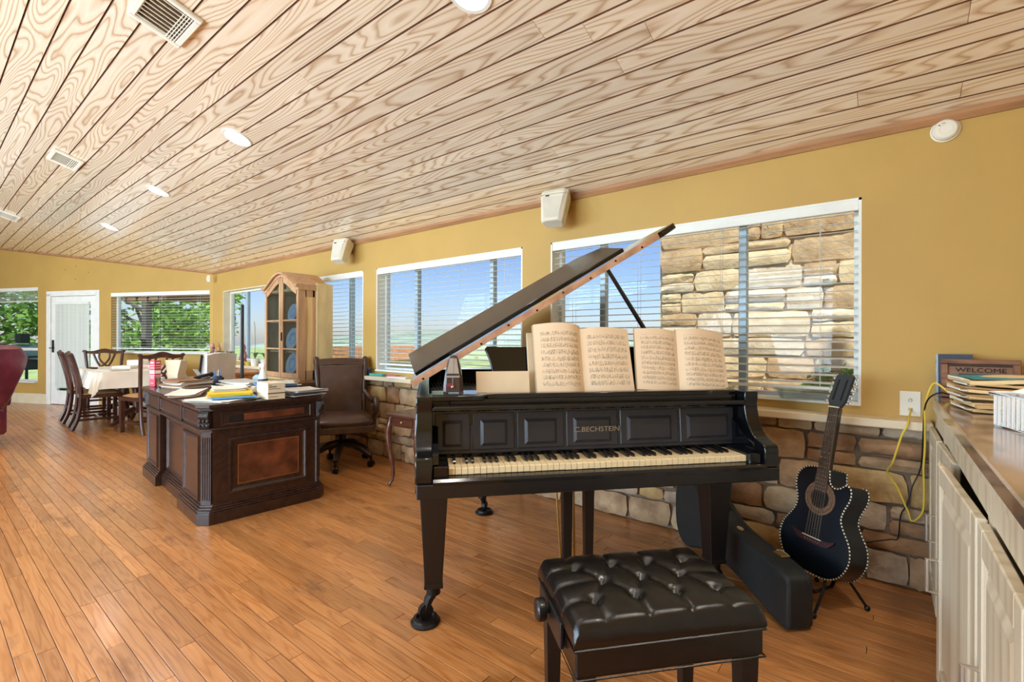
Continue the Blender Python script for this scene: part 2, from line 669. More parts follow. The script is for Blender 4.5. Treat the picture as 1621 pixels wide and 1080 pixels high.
# ================================================================== ceiling
th = 0.05
ca = math.atan(CSL)
xl = PE.x - 0.2
cv = [(XR, DY + 0.1), (XR, YB), (xl, YB), (xl, PE.y + 0.1), (P0.x - 0.25, DY + 0.1)]
mb = MB()
vs = [(a, b2, ceilz(b2) + 0.016) for a, b2 in cv] + [(a, b2, ceilz(b2) + 0.25) for a, b2 in cv]
mb._add(vs, [(4, 3, 2, 1, 0), (5, 6, 7, 8, 9)] + [(i, (i + 1) % 5, 5 + (i + 1) % 5, 5 + i) for i in range(5)])
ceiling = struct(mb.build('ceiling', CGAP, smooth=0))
BW = 0.1015
y = DY
k = 0
while y > YB + 0.01:
    y1 = max(y - (0.097 + 0.031 * min(1.0, (DY - y) / 2.5)), YB)
    x = XR
    xe = max(xl, P0.x + (y1 - DY) * ED.x / ED.y - 0.05)
    nx = XR - random.uniform(0.6, 3.4)
    while x > xe:
        x0 = max(nx, xe)
        g = 0.0026; gx = 0.0006; ch = 0.0018
        a, b2 = y - g, y1 + g
        mb = MB()
        vs = []
        for (dz, c) in ((0.014, 0), (ch, 0), (0.0, ch)):
            for (xx, yy) in ((x0 + gx + c * .3, b2 + c), (x - gx - c * .3, b2 + c), (x - gx - c * .3, a - c), (x0 + gx + c * .3, a - c)):
                vs.append((xx, yy, ceilz(yy) + dz))
        fs = []
        for r_ in range(2):
            for q in range(4):
                fs.append((r_ * 4 + q, r_ * 4 + (q + 1) % 4, r_ * 4 + 4 + (q + 1) % 4, r_ * 4 + 4 + q))
        fs = [tuple(reversed(f_)) for f_ in fs] + [(11, 10, 9, 8)]
        mb._add(vs, fs)
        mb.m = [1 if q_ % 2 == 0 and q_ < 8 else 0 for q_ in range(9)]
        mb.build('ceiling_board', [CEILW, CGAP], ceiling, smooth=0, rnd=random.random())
        x = x0
        nx = x - random.choice((3.0, 3.6, 4.3, 4.9)) + random.uniform(-0.3, 0.3)
    y = y1
    k += 1

# ================================================================== window wall
WZ0, WZ1 = 0.85, 1.90
OPEN = [(-1.964, -0.094), (-4.104, -2.230), (-5.95, -4.334), (-7.964, -6.40)]
WT = 0.17


def wall_strip(mb, x0, x1, z0, z1):
    mb.box(((x0 + x1) / 2, DY + WT / 2, (z0 + z1) / 2), (x1 - x0, WT, z1 - z0))


mb = MB()
wall_strip(mb, P0.x - 0.1, XR + 0.15, WZ1, ceilz(DY) + 0.03)
wall_strip(mb, P0.x - 0.1, XR + 0.15, -0.05, WZ0)
xs = [XR + 0.15] + [v for a, b2 in OPEN for v in (b2, a)] + [P0.x - 0.1]
for i in range(0, len(xs), 2):
    wall_strip(mb, xs[i + 1], xs[i], WZ0, WZ1)
wall_w = struct(mb.build('wall_window', YEL, smooth=0))

# ---- stones
LT = 0.765           # top of the stone facing
mb = MB().box(((P0.x + XR) / 2, DY - 0.006, LT / 2), (XR - P0.x, 0.012, LT))
mb.build('mortar_bed', MORT, wall_w, smooth=0)
STN = []
for i, c in enumerate([((150, 118, 88), (206, 172, 132)), ((168, 140, 108), (222, 194, 156)), ((132, 96, 70), (184, 142, 102)),
                       ((158, 134, 112), (212, 190, 162)), ((172, 134, 84), (220, 184, 128))]):
    STN.append(M('stone_%d' % i, c[0], 0.9, col2=c[1], scale=9, bump=0.9, bscale=34))


def stone(x0, x1, z0, z1, parent, Y, mats, out=-1, dmin=0.022, dmax=0.05, ax='Y', name='stone'):
    """irregular ashlar piece proud of the wall plane"""
    nx = 5; nz = 3
    g = 0.006
    x0 += g; x1 -= g; z0 += g; z1 -= g
    if x1 - x0 < 0.02 or z1 - z0 < 0.015:
        return
    d = random.uniform(dmin, dmax)
    J = min(0.010, (z1 - z0) * 0.12, (x1 - x0) * 0.12)
    rng = random.uniform
    grid = []
    for j in range(nz + 1):
        row = []
        for i in range(nx + 1):
            u, v = i / nx, j / nz
            edge = i in (0, nx) or j in (0, nz)
            corner = i in (0, nx) and j in (0, nz)
            x = x0 + (x1 - x0) * u; z = z0 + (z1 - z0) * v
            if edge:
                cx_, cz_ = (x0 + x1) / 2, (z0 + z1) / 2
                s_ = 0.93 if corner else 1.0
                x = cx_ + (x - cx_) * s_; z = cz_ + (z - cz_) * s_
                x += rng(-J, J) * .6; z += rng(-J, J) * .6
                dd = d * rng(0.6, 0.85)
            else:
                x += rng(-J, J); z += rng(-J, J)
                dd = d * rng(0.7, 1.3)
            row.append((x, z, dd))
        grid.append(row)
    vs = []; fs = []
    def P(x, z, q):
        return (x, Y + out * q, z) if ax == 'Y' else (Y + out * q, x, z)
    for row in grid:
        for (x, z, q) in row:
            vs.append(P(x, z, q))
    C_ = nx + 1
    for j in range(nz):
        for i in range(nx):
            fs.append((j * C_ + i, j * C_ + i + 1, (j + 1) * C_ + i + 1, (j + 1) * C_ + i))
    ring = list(range(C_)) + [j * C_ + nx for j in range(1, nz + 1)] + [nz * C_ + i for i in range(nx - 1, -1, -1)] + [j * C_ for j in range(nz - 1, 0, -1)]
    o = len(vs)
    flat = [p for row in grid for p in row]
    for r_ in ring:
        vs.append(P(flat[r_][0], flat[r_][1], 0.0))
    for k_ in range(len(ring)):
        a, b2 = ring[k_], ring[(k_ + 1) % len(ring)]
        fs.append((b2, a, o + k_, o + (k_ + 1) % len(ring)))
    if (ax == 'Y') == (out > 0):
        fs = [tuple(reversed(q)) for q in fs]
    m = MB(); m._add(vs, fs)
    m.build(name, random.choice(mats), parent, smooth=50)


def ashlar(x0, x1, z0, z1, parent, Y, mats, hs, wmin, wmax, **kw):
    z = z0
    rowsz = []
    while z < z1 - 0.03:
        h = random.choice(hs)
        if z1 - (z + h) < 0.05:
            h = z1 - z
        rowsz.append((z, min(z + h, z1))); z += h
    for (a, b2) in rowsz:
        x = x0 + 0.0
        while x < x1 - 0.02:
            w = random.uniform(wmin, wmax) * (1.25 if b2 - a > 0.12 else 1.0)
            if x1 - (x + w) < wmin * 0.6:
                w = x1 - x
            if b2 - a > 0.13 and random.random() < 0.35:
                mid = a + (b2 - a) * random.uniform(0.4, 0.6)
                if random.random() < 0.5:
                    stone(x, x + w, a, mid, parent, Y, mats, **kw); stone(x, x + w, mid, b2, parent, Y, mats, **kw)
                else:
                    xm = x + w * random.uniform(0.3, 0.5)
                    stone(x, xm, a, mid, parent, Y, mats, **kw); stone(x, xm, mid, b2, parent, Y, mats, **kw)
                    stone(xm, x + w, a, b2, parent, Y, mats, **kw)
            else:
                stone(x, x + w, a, b2, parent, Y, mats, **kw)
            x += w


ashlar(-4.9, 0.19, 0.0, LT, wall_w, DY - 0.010, STN, (0.06, 0.085, 0.11, 0.14, 0.16), 0.12, 0.30)
ashlar(P0.x, -4.9, 0.0, LT, wall_w, DY - 0.010, STN, (0.15, 0.2), 0.35, 0.6)

# ---- long painted ledge
mb = MB().box(((P0.x + 0.172) / 2, DY - 0.03, 0.786), (0.172 - P0.x, 0.20, 0.040), ch=0.005)
struct(mb.build('trim_1', LEDGE, smooth=0))
mb = MB().prism([(DY + 0.0, ceilz(DY) + 0.01), (DY - 0.028, ceilz(DY) + 0.01), (DY - 0.028, ceilz(DY) - 0.012), (DY - 0.010, ceilz(DY) - 0.036), (DY, ceilz(DY) - 0.036)], P0.x, XR, 'X')
struct(mb.build('trim_2', TRIMW, smooth=0))
# ceiling trim on the end wall
q0 = P0; q1 = PE
mb = MB()
a0 = q0 + EN * 0.0; 
rings = []
for q in (q0, q1):
    z = ceilz(q.y)
    ring = [(q + EN * 0.0) + Vector((0, 0, z + 0.012)), q + EN * 0.026 + Vector((0, 0, ceilz((q + EN * .026).y) + 0.004)), q + EN * 0.022 + Vector((0, 0, z - 0.012)), q + Vector((0, 0, z - 0.03))]
    rings.append(ring)
mb.loft(rings)
struct(mb.build('trim_3', TRIMW, smooth=0))

# ================================================================== end wall (local: x along the wall from the corner, y into the room)
EM = Matrix.Translation(P0) @ Matrix.Rotation(EROT, 4, 'Z')


def ewall(mb, s0, s1, z0, z1):
    st = len(mb.v)
    mb.box(((s0 + s1) / 2, -0.08, (z0 + z1) / 2), (s1 - s0, 0.16, z1 - z0))
    mb.xf(EM, st)


EWIN = [(0.06, 2.13, 0.93, 1.93), (3.86, 5.3, 0.38, 2.07)]
EDOOR = (2.40, 3.62, 1.955)
mb = MB()
st = 0
zt = lambda s: ceilz((P0 + ED * s).y) + 0.05
top = [(-0.1, 1.93), (ELEN, 1.93), (ELEN, zt(ELEN)), (-0.1, zt(-0.1))]
# upper part, following the ceiling, pieces between openings
def epoly(s0, s1, z0):
    st = len(mb.v)
    mb.prism([(s0, z0), (s1, z0), (s1, zt(s1)), (s0, zt(s0))], -0.16, 0.0, 'Y')
    mb.xf(EM, st)
epoly(-0.15, 0.06, -0.05)
epoly(0.06, 2.13, 1.93)
ewall(mb, 0.06, 2.13, -0.05, 0.93)
epoly(2.13, 2.40, -0.05)
epoly(2.40, 3.62, 1.955)
epoly(3.62, 3.86, -0.05)
epoly(3.86, 5.3, 2.07)
ewall(mb, 3.86, 5.3, -0.05, 0.38)
epoly(5.3, ELEN, -0.05)
wall_e = struct(mb.build('wall_end', YEL, smooth=0))
for (s, z) in ((2.95, 2.20), (3.2, 2.37), (2.65, 2.31), (2.93, 2.42)):
    MB().cyl((s, -0.002, z), (s, 0.006, z), 0.006, n=8).xf(EM).build('nail', GAPM, wall_e)
mb = MB().box((4.6, 0.008, 0.09), (1.95, 0.016, 0.18), ch=0.003).xf(EM)
struct(mb.build('baseboard_end', CREAM, smooth=0))
mb = MB().box((1.15, 0.008, 0.09), (2.2, 0.016, 0.18), ch=0.003).xf(EM)
struct(mb.build('baseboard_end', CREAM, smooth=0))

# unseen sides that close the room: right wall, opposite wall with openings added for the fill lights
mb = MB().box((XR + 0.06, (DY + YB) / 2, 2.2), (0.12, DY - YB + 0.3, 4.5))
struct(mb.build('wall_right', YEL, smooth=0))
mb = MB()
bw = [(-9.75, -7.05), (-6.55, -3.85), (-3.35, -0.65)]
mb.box(((XR + xl) / 2, YB - 0.06, 0.24), (XR - xl, 0.12, 0.6))
mb.box(((XR + xl) / 2, YB - 0.06, 3.5), (XR - xl, 0.12, 1.9))
ed = [xl] + [v for w_ in bw for v in w_] + [XR]
for i in range(0, len(ed), 2):
    mb.box(((ed[i] + ed[i + 1]) / 2, YB - 0.06, 1.55), (ed[i + 1] - ed[i], 0.12, 2.1))
struct(mb.build('wall_back', PALE, smooth=0))
mb = MB().box((xl + 0.02, (PE.y + YB) / 2, 2.2), (0.12, PE.y - YB, 4.5))
struct(mb.build('wall_left', PALE, smooth=0))


# ================================================================== windows with glass
def window(name, x0, x1, z0, z1, mulls, MX=None, yo=0.0, rails=()):
    """metal frame with panes, set in an opening; local plane y=yo"""
    mb = MB()
    f = 0.035; d = 0.05
    mb.box(((x0 + x1) / 2, yo, z0 + f / 2), (x1 - x0, d, f)); mb.box(((x0 + x1) / 2, yo, z1 - f / 2), (x1 - x0, d, f))
    for x in (x0 + f / 2, x1 - f / 2):
        mb.box((x, yo, (z0 + z1) / 2), (f, d, z1 - z0 - 2 * f))
    if MX is not None: mb.xf(MX)
    w = struct(mb.build(name, WHT, smooth=0))
    for m_ in mulls:
        b2 = MB().box((m_, yo - 0.004, (z0 + z1) / 2), (0.045, d, z1 - z0 - 2 * f), ch=0.004)
        if MX is not None: b2.xf(MX)
        b2.build('mullion', MULL, w, smooth=0)
    for r_ in rails:
        b2 = MB().box(((x0 + x1) / 2, yo, r_), (x1 - x0 - 2 * f, d, 0.05), ch=0.004)
        if MX is not None: b2.xf(MX)
        b2.build('rail', WHT, w, smooth=0)
    e = [x0 + f] + sorted(mulls) + [x1 - f]
    zr = [z0 + f] + sorted(rails) + [z1 - f]
    for i in range(len(e) - 1):
        for j in range(len(zr) - 1):
            b2 = MB().box(((e[i] + e[i + 1]) / 2, yo, (zr[j] + zr[j + 1]) / 2), (e[i + 1] - e[i], 0.004, zr[j + 1] - zr[j]))
            if MX is not None: b2.xf(MX)
            b2.build('pane', GLASS, w, smooth=0)
    return w


WY = DY + 0.125
window('window_1', *OPEN[0], WZ0, WZ1, [-1.585, -0.665], yo=WY)
window('window_2', *OPEN[1], WZ0, WZ1, [-3.60, -2.63], yo=WY)
window('window_3', *OPEN[2], WZ0, WZ1, [-4.72, -5.5], yo=WY)
window('window_4', *OPEN[3], WZ0, WZ1, [-7.38], yo=WY)
window('window_5', EWIN[0][0], EWIN[0][1], EWIN[0][2], EWIN[0][3], [], EM, -0.11)
window('window_6', EWIN[1][0], EWIN[1][1], EWIN[1][2], EWIN[1][3], [], EM, -0.11, rails=(0.97,))
for i, w_ in enumerate(bw):  # windows added to the unseen back wall to frame the fill lights
    window('window_%d' % (7 + i), w_[0], w_[1], 0.54, 2.55, [(w_[0] + w_[1]) / 2], yo=YB - 0.06)
# white reveal boards / sills of the windows
for i, (a, b2) in enumerate(OPEN):
    mb = MB()
    mb.box(((a + b2) / 2, DY + 0.07, WZ0 + 0.008), (b2 - a, 0.17, 0.016))
    mb.box((a + 0.006, DY + 0.075, (WZ0 + WZ1) / 2), (0.012, 0.15, WZ1 - WZ0))
    mb.box((b2 - 0.006, DY + 0.075, (WZ0 + WZ1) / 2), (0.012, 0.15, WZ1 - WZ0))
    mb.box(((a + b2) / 2, DY + 0.075, WZ1 - 0.006), (b2 - a, 0.15, 0.012))
    struct(mb.build('trim_%d' % (4 + i), WHT if i != 3 else CREAM, smooth=0))
for i, (a, b2, z0, z1) in enumerate(EWIN):
    mb = MB().box(((a + b2) / 2, -0.05, z0 + 0.008), (b2 - a, 0.20, 0.022)).xf(EM)
    struct(mb.build('trim_%d' % (8 + i), WHT, smooth=0))


# ================================================================== blinds
def blind(label, x0, x1, ztop, zbot, y, MX=None, pitch=0.044, tilt=radians(8), depth=0.046, ladders=(0.12, 0.5, 0.88), val=0.062,
          vy=None, stack=0, group='white slatted window blinds'):
    """valance, slats, bottom rail, ladder cords. Local +y points away from the viewer side if MX is None."""
    t = thing('window_blind', label, 'blind', group=group)
    sgn = 1.0 if MX is None else -1.0
    if MX is None:
        t.location = (x0, y, zbot)
        base = Vector((x0, y, zbot))
    else:
        base = Vector((x0, y, zbot))
        t.matrix_world = MX @ Matrix.Translation(base)
    W = x1 - x0
    H = ztop - zbot
    MB().box((W / 2, -sgn * (vy or 0.035), H - val / 2), (W, 0.016, val), ch=0.003).build('valance', WHT, t, smooth=0)
    MB().box((W / 2, 0, H - 0.022), (W - 0.01, 0.05, 0.036)).build('headrail', WHT, t, smooth=0)
    z = H - val - 0.006
    me = None
    k_ = 0
    while z > 0.035 + stack * 0.006:
        if me is None:
            o = MB().box((0, 0, 0), (W - 0.016, depth, 0.0026)).build('slat', SLAT, t, smooth=0)
            me = o.data
        else:
            o = bpy.data.objects.new('slat', me); COL.objects.link(o); o.parent = t
        o.location = (W / 2, 0, z)
        o.rotation_euler = (tilt * sgn, 0, 0)
        z -= pitch
        k_ += 1
    zb = z + pitch
    MB().box((W / 2, 0, max(0.012, zb - 0.03)), (W - 0.016, depth, 0.018), ch=0.003).build('bottom_rail', WHT, t, smooth=0)
    for l_ in ladders:
        m_ = MB()
        for dy in (-depth / 2, depth / 2):
            m_.cyl((W * l_, dy, max(0.012, zb - .03)), (W * l_, dy, H - 0.03), 0.0011, n=5)
        m_.build('ladder_cord', CORDM, t)
    return t


BY = DY + 0.045
blind('wide white slatted blind over the window behind the sheet music', OPEN[0][0] + .012, OPEN[0][1] - .012, WZ1, WZ0 + .03, BY, ladders=(0.09, 0.36, 0.64, 0.91))
blind('white slatted blind over the blue-sky window behind the piano lid', OPEN[1][0] + .012, OPEN[1][1] - .012, WZ1, WZ0 + .03, BY, ladders=(0.1, 0.37, 0.64, 0.9))
blind('white slatted blind half hidden behind the tall arched cabinet', OPEN[2][0] + .012, OPEN[2][1] - .012, WZ1, WZ0 + .03, BY)
blind('white slatted blind over the far window with green trees', EWIN[0][0], EWIN[0][1], EWIN[0][3] + .01, EWIN[0][2] + .03, -0.03, EM, tilt=radians(2), vy=0.03)
blind('white blind pulled halfway up over the leftmost window', EWIN[1][0], EWIN[1][1], EWIN[1][3] + .01, 1.80, -0.03, EM, pitch=0.030, tilt=radians(20), vy=0.03)

# ================================================================== glazed door in the end wall
DOORW = M('door_paint', (238, 236, 230), 0.4, var=0.03)
mb = MB()
s0, s1, zt_ = EDOOR
for s in (s0 + 0.03, s1 - 0.03):
    mb.box((s, -0.045, zt_ / 2), (0.09, 0.12, zt_), ch=0.004)
mb.box(((s0 + s1) / 2, -0.045, zt_ - 0.0), (s1 - s0 + 0.03, 0.12, 0.09), ch=0.004)
mb.xf(EM)
door = struct(mb.build('door_1', DOORW, smooth=0))
a, b2 = s0 + 0.08, s1 - 0.08
ztd = zt_ - 0.05
mb = MB()
for (c0, c1, z0, z1) in ((a, a + 0.13, 0.01, ztd), (b2 - 0.13, b2, 0.01, ztd), (a + .13, b2 - .13, ztd - 0.12, ztd), (a + .13, b2 - .13, 0.01, 0.25)):
    mb.box(((c0 + c1) / 2, -0.03, (z0 + z1) / 2), (c1 - c0, 0.045, z1 - z0), ch=0.003)
mb.xf(EM)
leaf = mb.build('door_leaf', DOORW, door, smooth=0)
MB().box(((a + b2) / 2, -0.04, (ztd + 0.13) / 2), (b2 - a - .26, 0.004, ztd - 0.37)).xf(EM).build('pane', GLASS, leaf, smooth=0)
DARKM = M('dark_bronze', (44, 36, 30), 0.35, 0.8)
mb = MB().box((b2 - 0.05, 0.0, 1.03), (0.045, 0.012, 0.22), ch=0.004).tube([(b2 - 0.05, 0.0, 1.0), (b2 - 0.05, 0.05, 1.0), (b2 - 0.14, 0.055, 1.0)], 0.01)
mb.xf(EM).build('door_handle', DARKM, leaf)
for hz in (0.3, 1.0, 1.7):
    MB().box((a - 0.005, -0.005, hz), (0.02, 0.02, 0.10)).xf(EM).build('hinge', DARKM, leaf, smooth=0)
blind('closed white blind on the glass of the far door', a + .12, b2 - .12, ztd - .10, 0.3, 0.012, EM, pitch=0.026, depth=0.03, tilt=radians(58), val=0.03, ladders=(.25, .75), vy=0.012)

# ================================================================== ceiling fixtures
CROT = Matrix.Rotation(-math.atan(CSL), 4, 'X')     # local z = ceiling normal (up)
VENTM = M('vent_enamel', (232, 226, 212), 0.4, var=0.03)
TANM = M('duct_tan', (120, 92, 66), 0.7, var=0.1)
DARKV = M('duct_dark', (60, 50, 42), 0.9)


def on_ceiling(name, label, cat, x, y, rz=0.0, group=None):
    t = thing(name, label, cat, group=group)
    t.matrix_world = Matrix.Translation((x, y, ceilz(y))) @ CROT @ Matrix.Rotation(rz, 4, 'Z')
    return t


for (lx, ly, lab) in ((-1.41, 1.49, 'round recessed ceiling light cut by the top edge'), (-3.79, 1.50, 'round recessed ceiling light nearest the large vent'),
                      (-5.75, 1.54, 'round recessed ceiling light, third from the top edge'), (-8.0, 1.62, 'round recessed ceiling light nearest the far end wall'),
                      (0.45, 1.52, 'added recessed fill light above the granite worktop, out of view'), (-1.2, -1.2, 'added recessed fill light behind the camera, out of view'),
                      (-4.2, -1.2, 'added recessed fill light left of the camera, out of view')):  # last three lamps are unseen extras, added to brighten the room
    t = on_ceiling('recessed_light', lab, 'ceiling light', lx, ly, group='recessed ceiling lights')
    MB().lathe([(0.078, 0.004), (0.082, -0.006), (0.098, -0.007), (0.102, -0.002), (0.102, 0.004)], 28, cap=False).build('trim_ring', WHT, t)
    MB().lathe([(0.0005, -0.004), (0.05, -0.0045), (0.078, -0.002), (0.078, 0.003)], 28).build('lens', GLOWW, t)
    d = bpy.data.lights.new('recessed_lamp', 'SPOT'); d.energy = 75 if lx > 0 else 38; d.spot_size = radians(150); d.spot_blend = 0.8
    d.shadow_soft_size = 0.08; d.color = (1, 0.96, 0.9)
    lo = bpy.data.objects.new('recessed_lamp', d); COL.objects.link(lo); lo.parent = t; lo.location = (0, 0, -0.03)


def vent(label, x, y, w, h, n):
    t = on_ceiling('ceiling_vent', label, 'vent', x, y, group='ceiling air vents')
    fr = 0.032
    mb = MB()
    for s in (-1, 1):
        mb.box((s * (w / 2 - fr / 2), 0, -0.011), (fr, h, 0.024), ch=0.006)
        mb.box((0, s * (h / 2 - fr / 2), -0.011), (w - 2 * fr, fr, 0.024), ch=0.006)
    mb.build('frame', VENTM, t, smooth=0)
    MB().box((0, 0, -0.0018), (w - 2 * fr, h - 2 * fr, 0.0016)).build('backing', TANM, t, smooth=0)
    me = None
    iw = w - 2 * fr
    for i in range(n):
        xx = -iw / 2 + iw * (i + 0.5) / n
        o = MB().box((0, 0, 0), (0.004, h - 2 * fr, 0.020), ry=radians(-40)).build('louver', VENTM, t, smooth=0) if me is None else bpy.data.objects.new('louver', me)
        if me is None: me = o.data
        else: COL.objects.link(o); o.parent = t
        o.location = (xx, 0, -0.012)
    for i in range(4):
        MB().box((0, h / 2 - fr - 0.008 - i * 0.013, -0.020), (iw, 0.004, 0.006)).build('crossbar', VENTM, t, smooth=0)
    t.rotation_mode = 'XYZ'
    return t


vent('large white air vent nearest the camera on the plank ceiling', -2.98, 0.83, 0.36, 0.25, 8)
vent('middle-sized air vent halfway along the plank ceiling', -6.05, 0.90, 0.36, 0.22, 8)
vent('farthest ceiling vent, cut by the left edge of the photo', -9.55, 0.84, 0.40, 0.22, 8)

# smoke detector, loudspeakers, motion sensor
PLAST = M('white_plastic', (232, 224, 206), 0.45, var=0.03)
PLAS2 = M('grey_plastic', (190, 182, 168), 0.5, var=0.05)
t = thing('smoke_detector', 'round cream smoke detector high on the yellow wall', 'detector', (0.216, DY, 2.150))
t.scale = (0.72, 0.8, 0.72)
RM = Matrix.Rotation(pi / 2, 4, 'X')
MB().lathe([(0.0, 0.0), (0.072, 0.0), (0.074, 0.008), (0.066, 0.012), (0.066, 0.0)], 30, M4=RM).build('base', PLAST, t)
b_ = MB().lathe([(0.066, 0.006), (0.064, 0.024), (0.054, 0.034), (0.03, 0.036), (0.028, 0.034), (0.0, 0.034)], 30, M4=RM).build('cover', PLAST, t)
MB().box((-0.01, -0.036, 0.038), (0.018, 0.004, 0.007)).build('grille_slot', PLAS2, b_, smooth=0)
MB().box((-0.03, -0.033, 0.028), (0.009, 0.006, 0.006)).build('test_button', DARKV, b_, smooth=0)

SPKM = M('speaker_white', (228, 218, 198), 0.5, var=0.03)
GRIL = M('speaker_grille', (214, 206, 190), 0.75, var=0.05, bump=0.3, bscale=400)


SPX = (-1.835, -4.52)


def speaker(label, x, z):
    t = thing('wall_speaker', label, 'speaker', (x, DY - 0.135, z), radians(12), group='white speakers under the ceiling')
    t.rotation_euler = (radians(-20), 0, radians(12))
    t.scale = (1.38, 1.0, 1.38)
    # wedge cabinet tapering downwards, grille on the front
    w0, w1 = 0.075, 0.055
    rings = []
    for (zz, w, y0, y1) in ((-0.10, w1, -0.045, 0.045), (-0.09, w1 + .004, -0.055, 0.055), (0.055, w0, -0.075, 0.065), (0.075, w0, -0.065, 0.06), (0.082, w0 - .008, -0.05, 0.05)):
        rings.append([(-w, y0 + .02, zz), (-w + 0.02, y0, zz), (w - .02, y0, zz), (w, y0 + .02, zz), (w * .8, y1, zz), (-w * .8, y1, zz)])
    MB().loft(rings).build('cabinet', SPKM, t, smooth=30, bev=0.004)
    MB().loft([[(-w1 + .016, -0.056, -0.085), (w1 - .016, -0.056, -0.085), (w1 - .016, -0.05, -0.085), (-w1 + .016, -0.05, -0.085)],
               [(-w0 + .02, -0.0735, 0.03), (w0 - .02, -0.0735, 0.03), (w0 - .02, -0.066, 0.03), (-w0 + .02, -0.066, 0.03)]]).build('grille', GRIL, t, smooth=0)
    MB().box((0, -0.070, 0.043), (0.13, 0.012, 0.004)).build('groove', PLAS2, t, smooth=0)
    MB().box((-0.03, -0.074, 0.036), (0.02, 0.004, 0.006)).build('badge', DARKV, t, smooth=0)
    MB().tube([(0, 0.05, 0.05), (0, 0.09, 0.05), (0, 0.125, 0.02)], 0.012).build('bracket', PLAS2, t)
    return t


speaker('white wedge speaker above the pillar between the two piano windows', SPX[0], 2.115)
speaker('smaller looking white wedge speaker high up near the arched cabinet', SPX[1], 2.115)

t = thing('motion_sensor', 'small white motion sensor in the far ceiling corner', 'sensor', (P0.x + 0.12, DY - 0.10, 2.10), radians(-20))
MB().loft([[(-.03, 0.02, -.055), (.03, 0.02, -.055), (.022, -.02, -.055), (-.022, -.02, -.055)], [(-.034, 0.02, 0), (.034, 0.02, 0), (.026, -.034, 0), (-.026, -.034, 0)],
           [(-.03, 0.02, .055), (.03, 0.02, .055), (.022, -.02, .055), (-.022, -.02, .055)]]).build('housing', PLAST, t, bev=0.006)
MB().box((0, -0.03, -0.02), (0.036, 0.01, 0.03)).build('lens', PLAS2, t, smooth=0)
tag(MB().box((-0.0, 0, 0), (0.12, 0.05, 0.045), ch=0.006).xf(Matrix.Translation(P0 + ED * 4.92 + EN * 0.05 + Vector((0, 0, 2.66))) @ Matrix.Rotation(EROT, 4, 'Z')).build('emergency_light', PLAST, smooth=0),
    'small white box high on the end wall at the left edge', 'fixture')

# ================================================================== outside
GRAV = M('terrace_stone', (206, 192, 166), 0.9, var=0.15, scale=2.5, bump=0.2)
GRASS = M('dry_grass', (150, 160, 96), 0.95, var=0.3, scale=1.5)
mb = MB().box((-10, 6, -0.32), (120, 160, 0.2))
struct(mb.build('ground', GRASS, smooth=0))
mb = MB().box((-3, 5.2, -0.17), (16, 4.2, 0.12), ch=0.02)
struct(mb.build('terrace_floor', GRAV, smooth=0))
# rolling hills on the horizon
mb = MB()
gr = []
random.seed(3)
for j, (dist, hh) in enumerate(((60, -3), (85, -0.8), (120, 1.4), (150, -4))):
    row = []
    for i in range(41):
        a = radians(20) + i / 40 * radians(230)
        h = hh + (2.2 if j == 2 else 0.8 if j == 1 else 0) * sin(a * 5.3 + j) + random.uniform(-.3, .3)
        row.append((cos(a) * dist, sin(a) * dist, h))
    gr.append(row)
HILL = M('hill_green', (150, 160, 138), 0.95, var=0.25, scale=0.15)
struct(mb.sheet(gr).build('hills', HILL, smooth=60))

# stone wall of the neighbouring wing seen through the big window
OUTST = []
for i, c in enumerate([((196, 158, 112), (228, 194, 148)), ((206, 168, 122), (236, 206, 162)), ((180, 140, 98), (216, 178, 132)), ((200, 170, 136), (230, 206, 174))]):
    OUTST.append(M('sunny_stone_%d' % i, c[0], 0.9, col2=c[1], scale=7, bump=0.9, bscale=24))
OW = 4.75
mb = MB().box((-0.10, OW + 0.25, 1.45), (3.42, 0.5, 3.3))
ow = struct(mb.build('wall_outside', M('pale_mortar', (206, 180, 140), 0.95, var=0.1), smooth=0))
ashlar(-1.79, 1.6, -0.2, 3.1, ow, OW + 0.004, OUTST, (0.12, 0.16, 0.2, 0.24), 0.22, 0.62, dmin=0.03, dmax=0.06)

# brown roof / wall strip of a lower house seen low in the second window
ROOFB = M('roof_brown', (176, 118, 78), 0.9, var=0.15)
t = thing('distant_house', 'low brown house far outside behind the blinds', 'building', (-14.68, 10.85, -0.3), radians(5))
MB().box((0, 0, 0.35), (2.6, 3, 1.3)).build('wall', M('house_tan', (206, 180, 150), 0.9), t, smooth=0)
MB().prism([(-1.5, 0.75), (1.5, 0.75), (1.2, 1.2), (-1.2, 1.2)], -1.8, 1.8, 'Y').build('roof', ROOFB, t, smooth=0)

# covered porch beyond the corner: beam, roof and post
PORCH = M('porch_wood', (142, 106, 78), 0.8, var=0.15, stretch=(.3, 3, 3))
PG = Vector((-11.85, 3.72, 0))
t = thing('porch', 'brown timber porch roof on a post outside the far window', 'porch', (PG.x, PG.y, -0.2), EROT)
MB().box((0.05, 0.2, 2.30), (1.0, 1.6, 0.06)).build('roof', PORCH, t, smooth=0)
MB().box((0.05, 0.9, 2.20), (1.0, 0.10, 0.16)).build('beam', PORCH, t, smooth=0)
MB().box((0.0, 0.9, 1.06), (0.12, 0.12, 2.12)).build('post', M('porch_post', (96, 92, 84), 0.8, var=0.2), t, smooth=0)
for i in range(4):
    MB().box((-0.38 + i * 0.28, 0.2, 2.25), (0.05, 1.6, 0.10)).build('rafter', PORCH, t, smooth=0)

LEAF = [thinmat('leaf_%d' % i, c, 0.45, 0.25, 3) for i, c in enumerate([(126, 160, 76), (158, 190, 98), (104, 136, 70), (186, 206, 130)])]
BARK = M('bark', (96, 84, 70), 0.9, var=0.2)


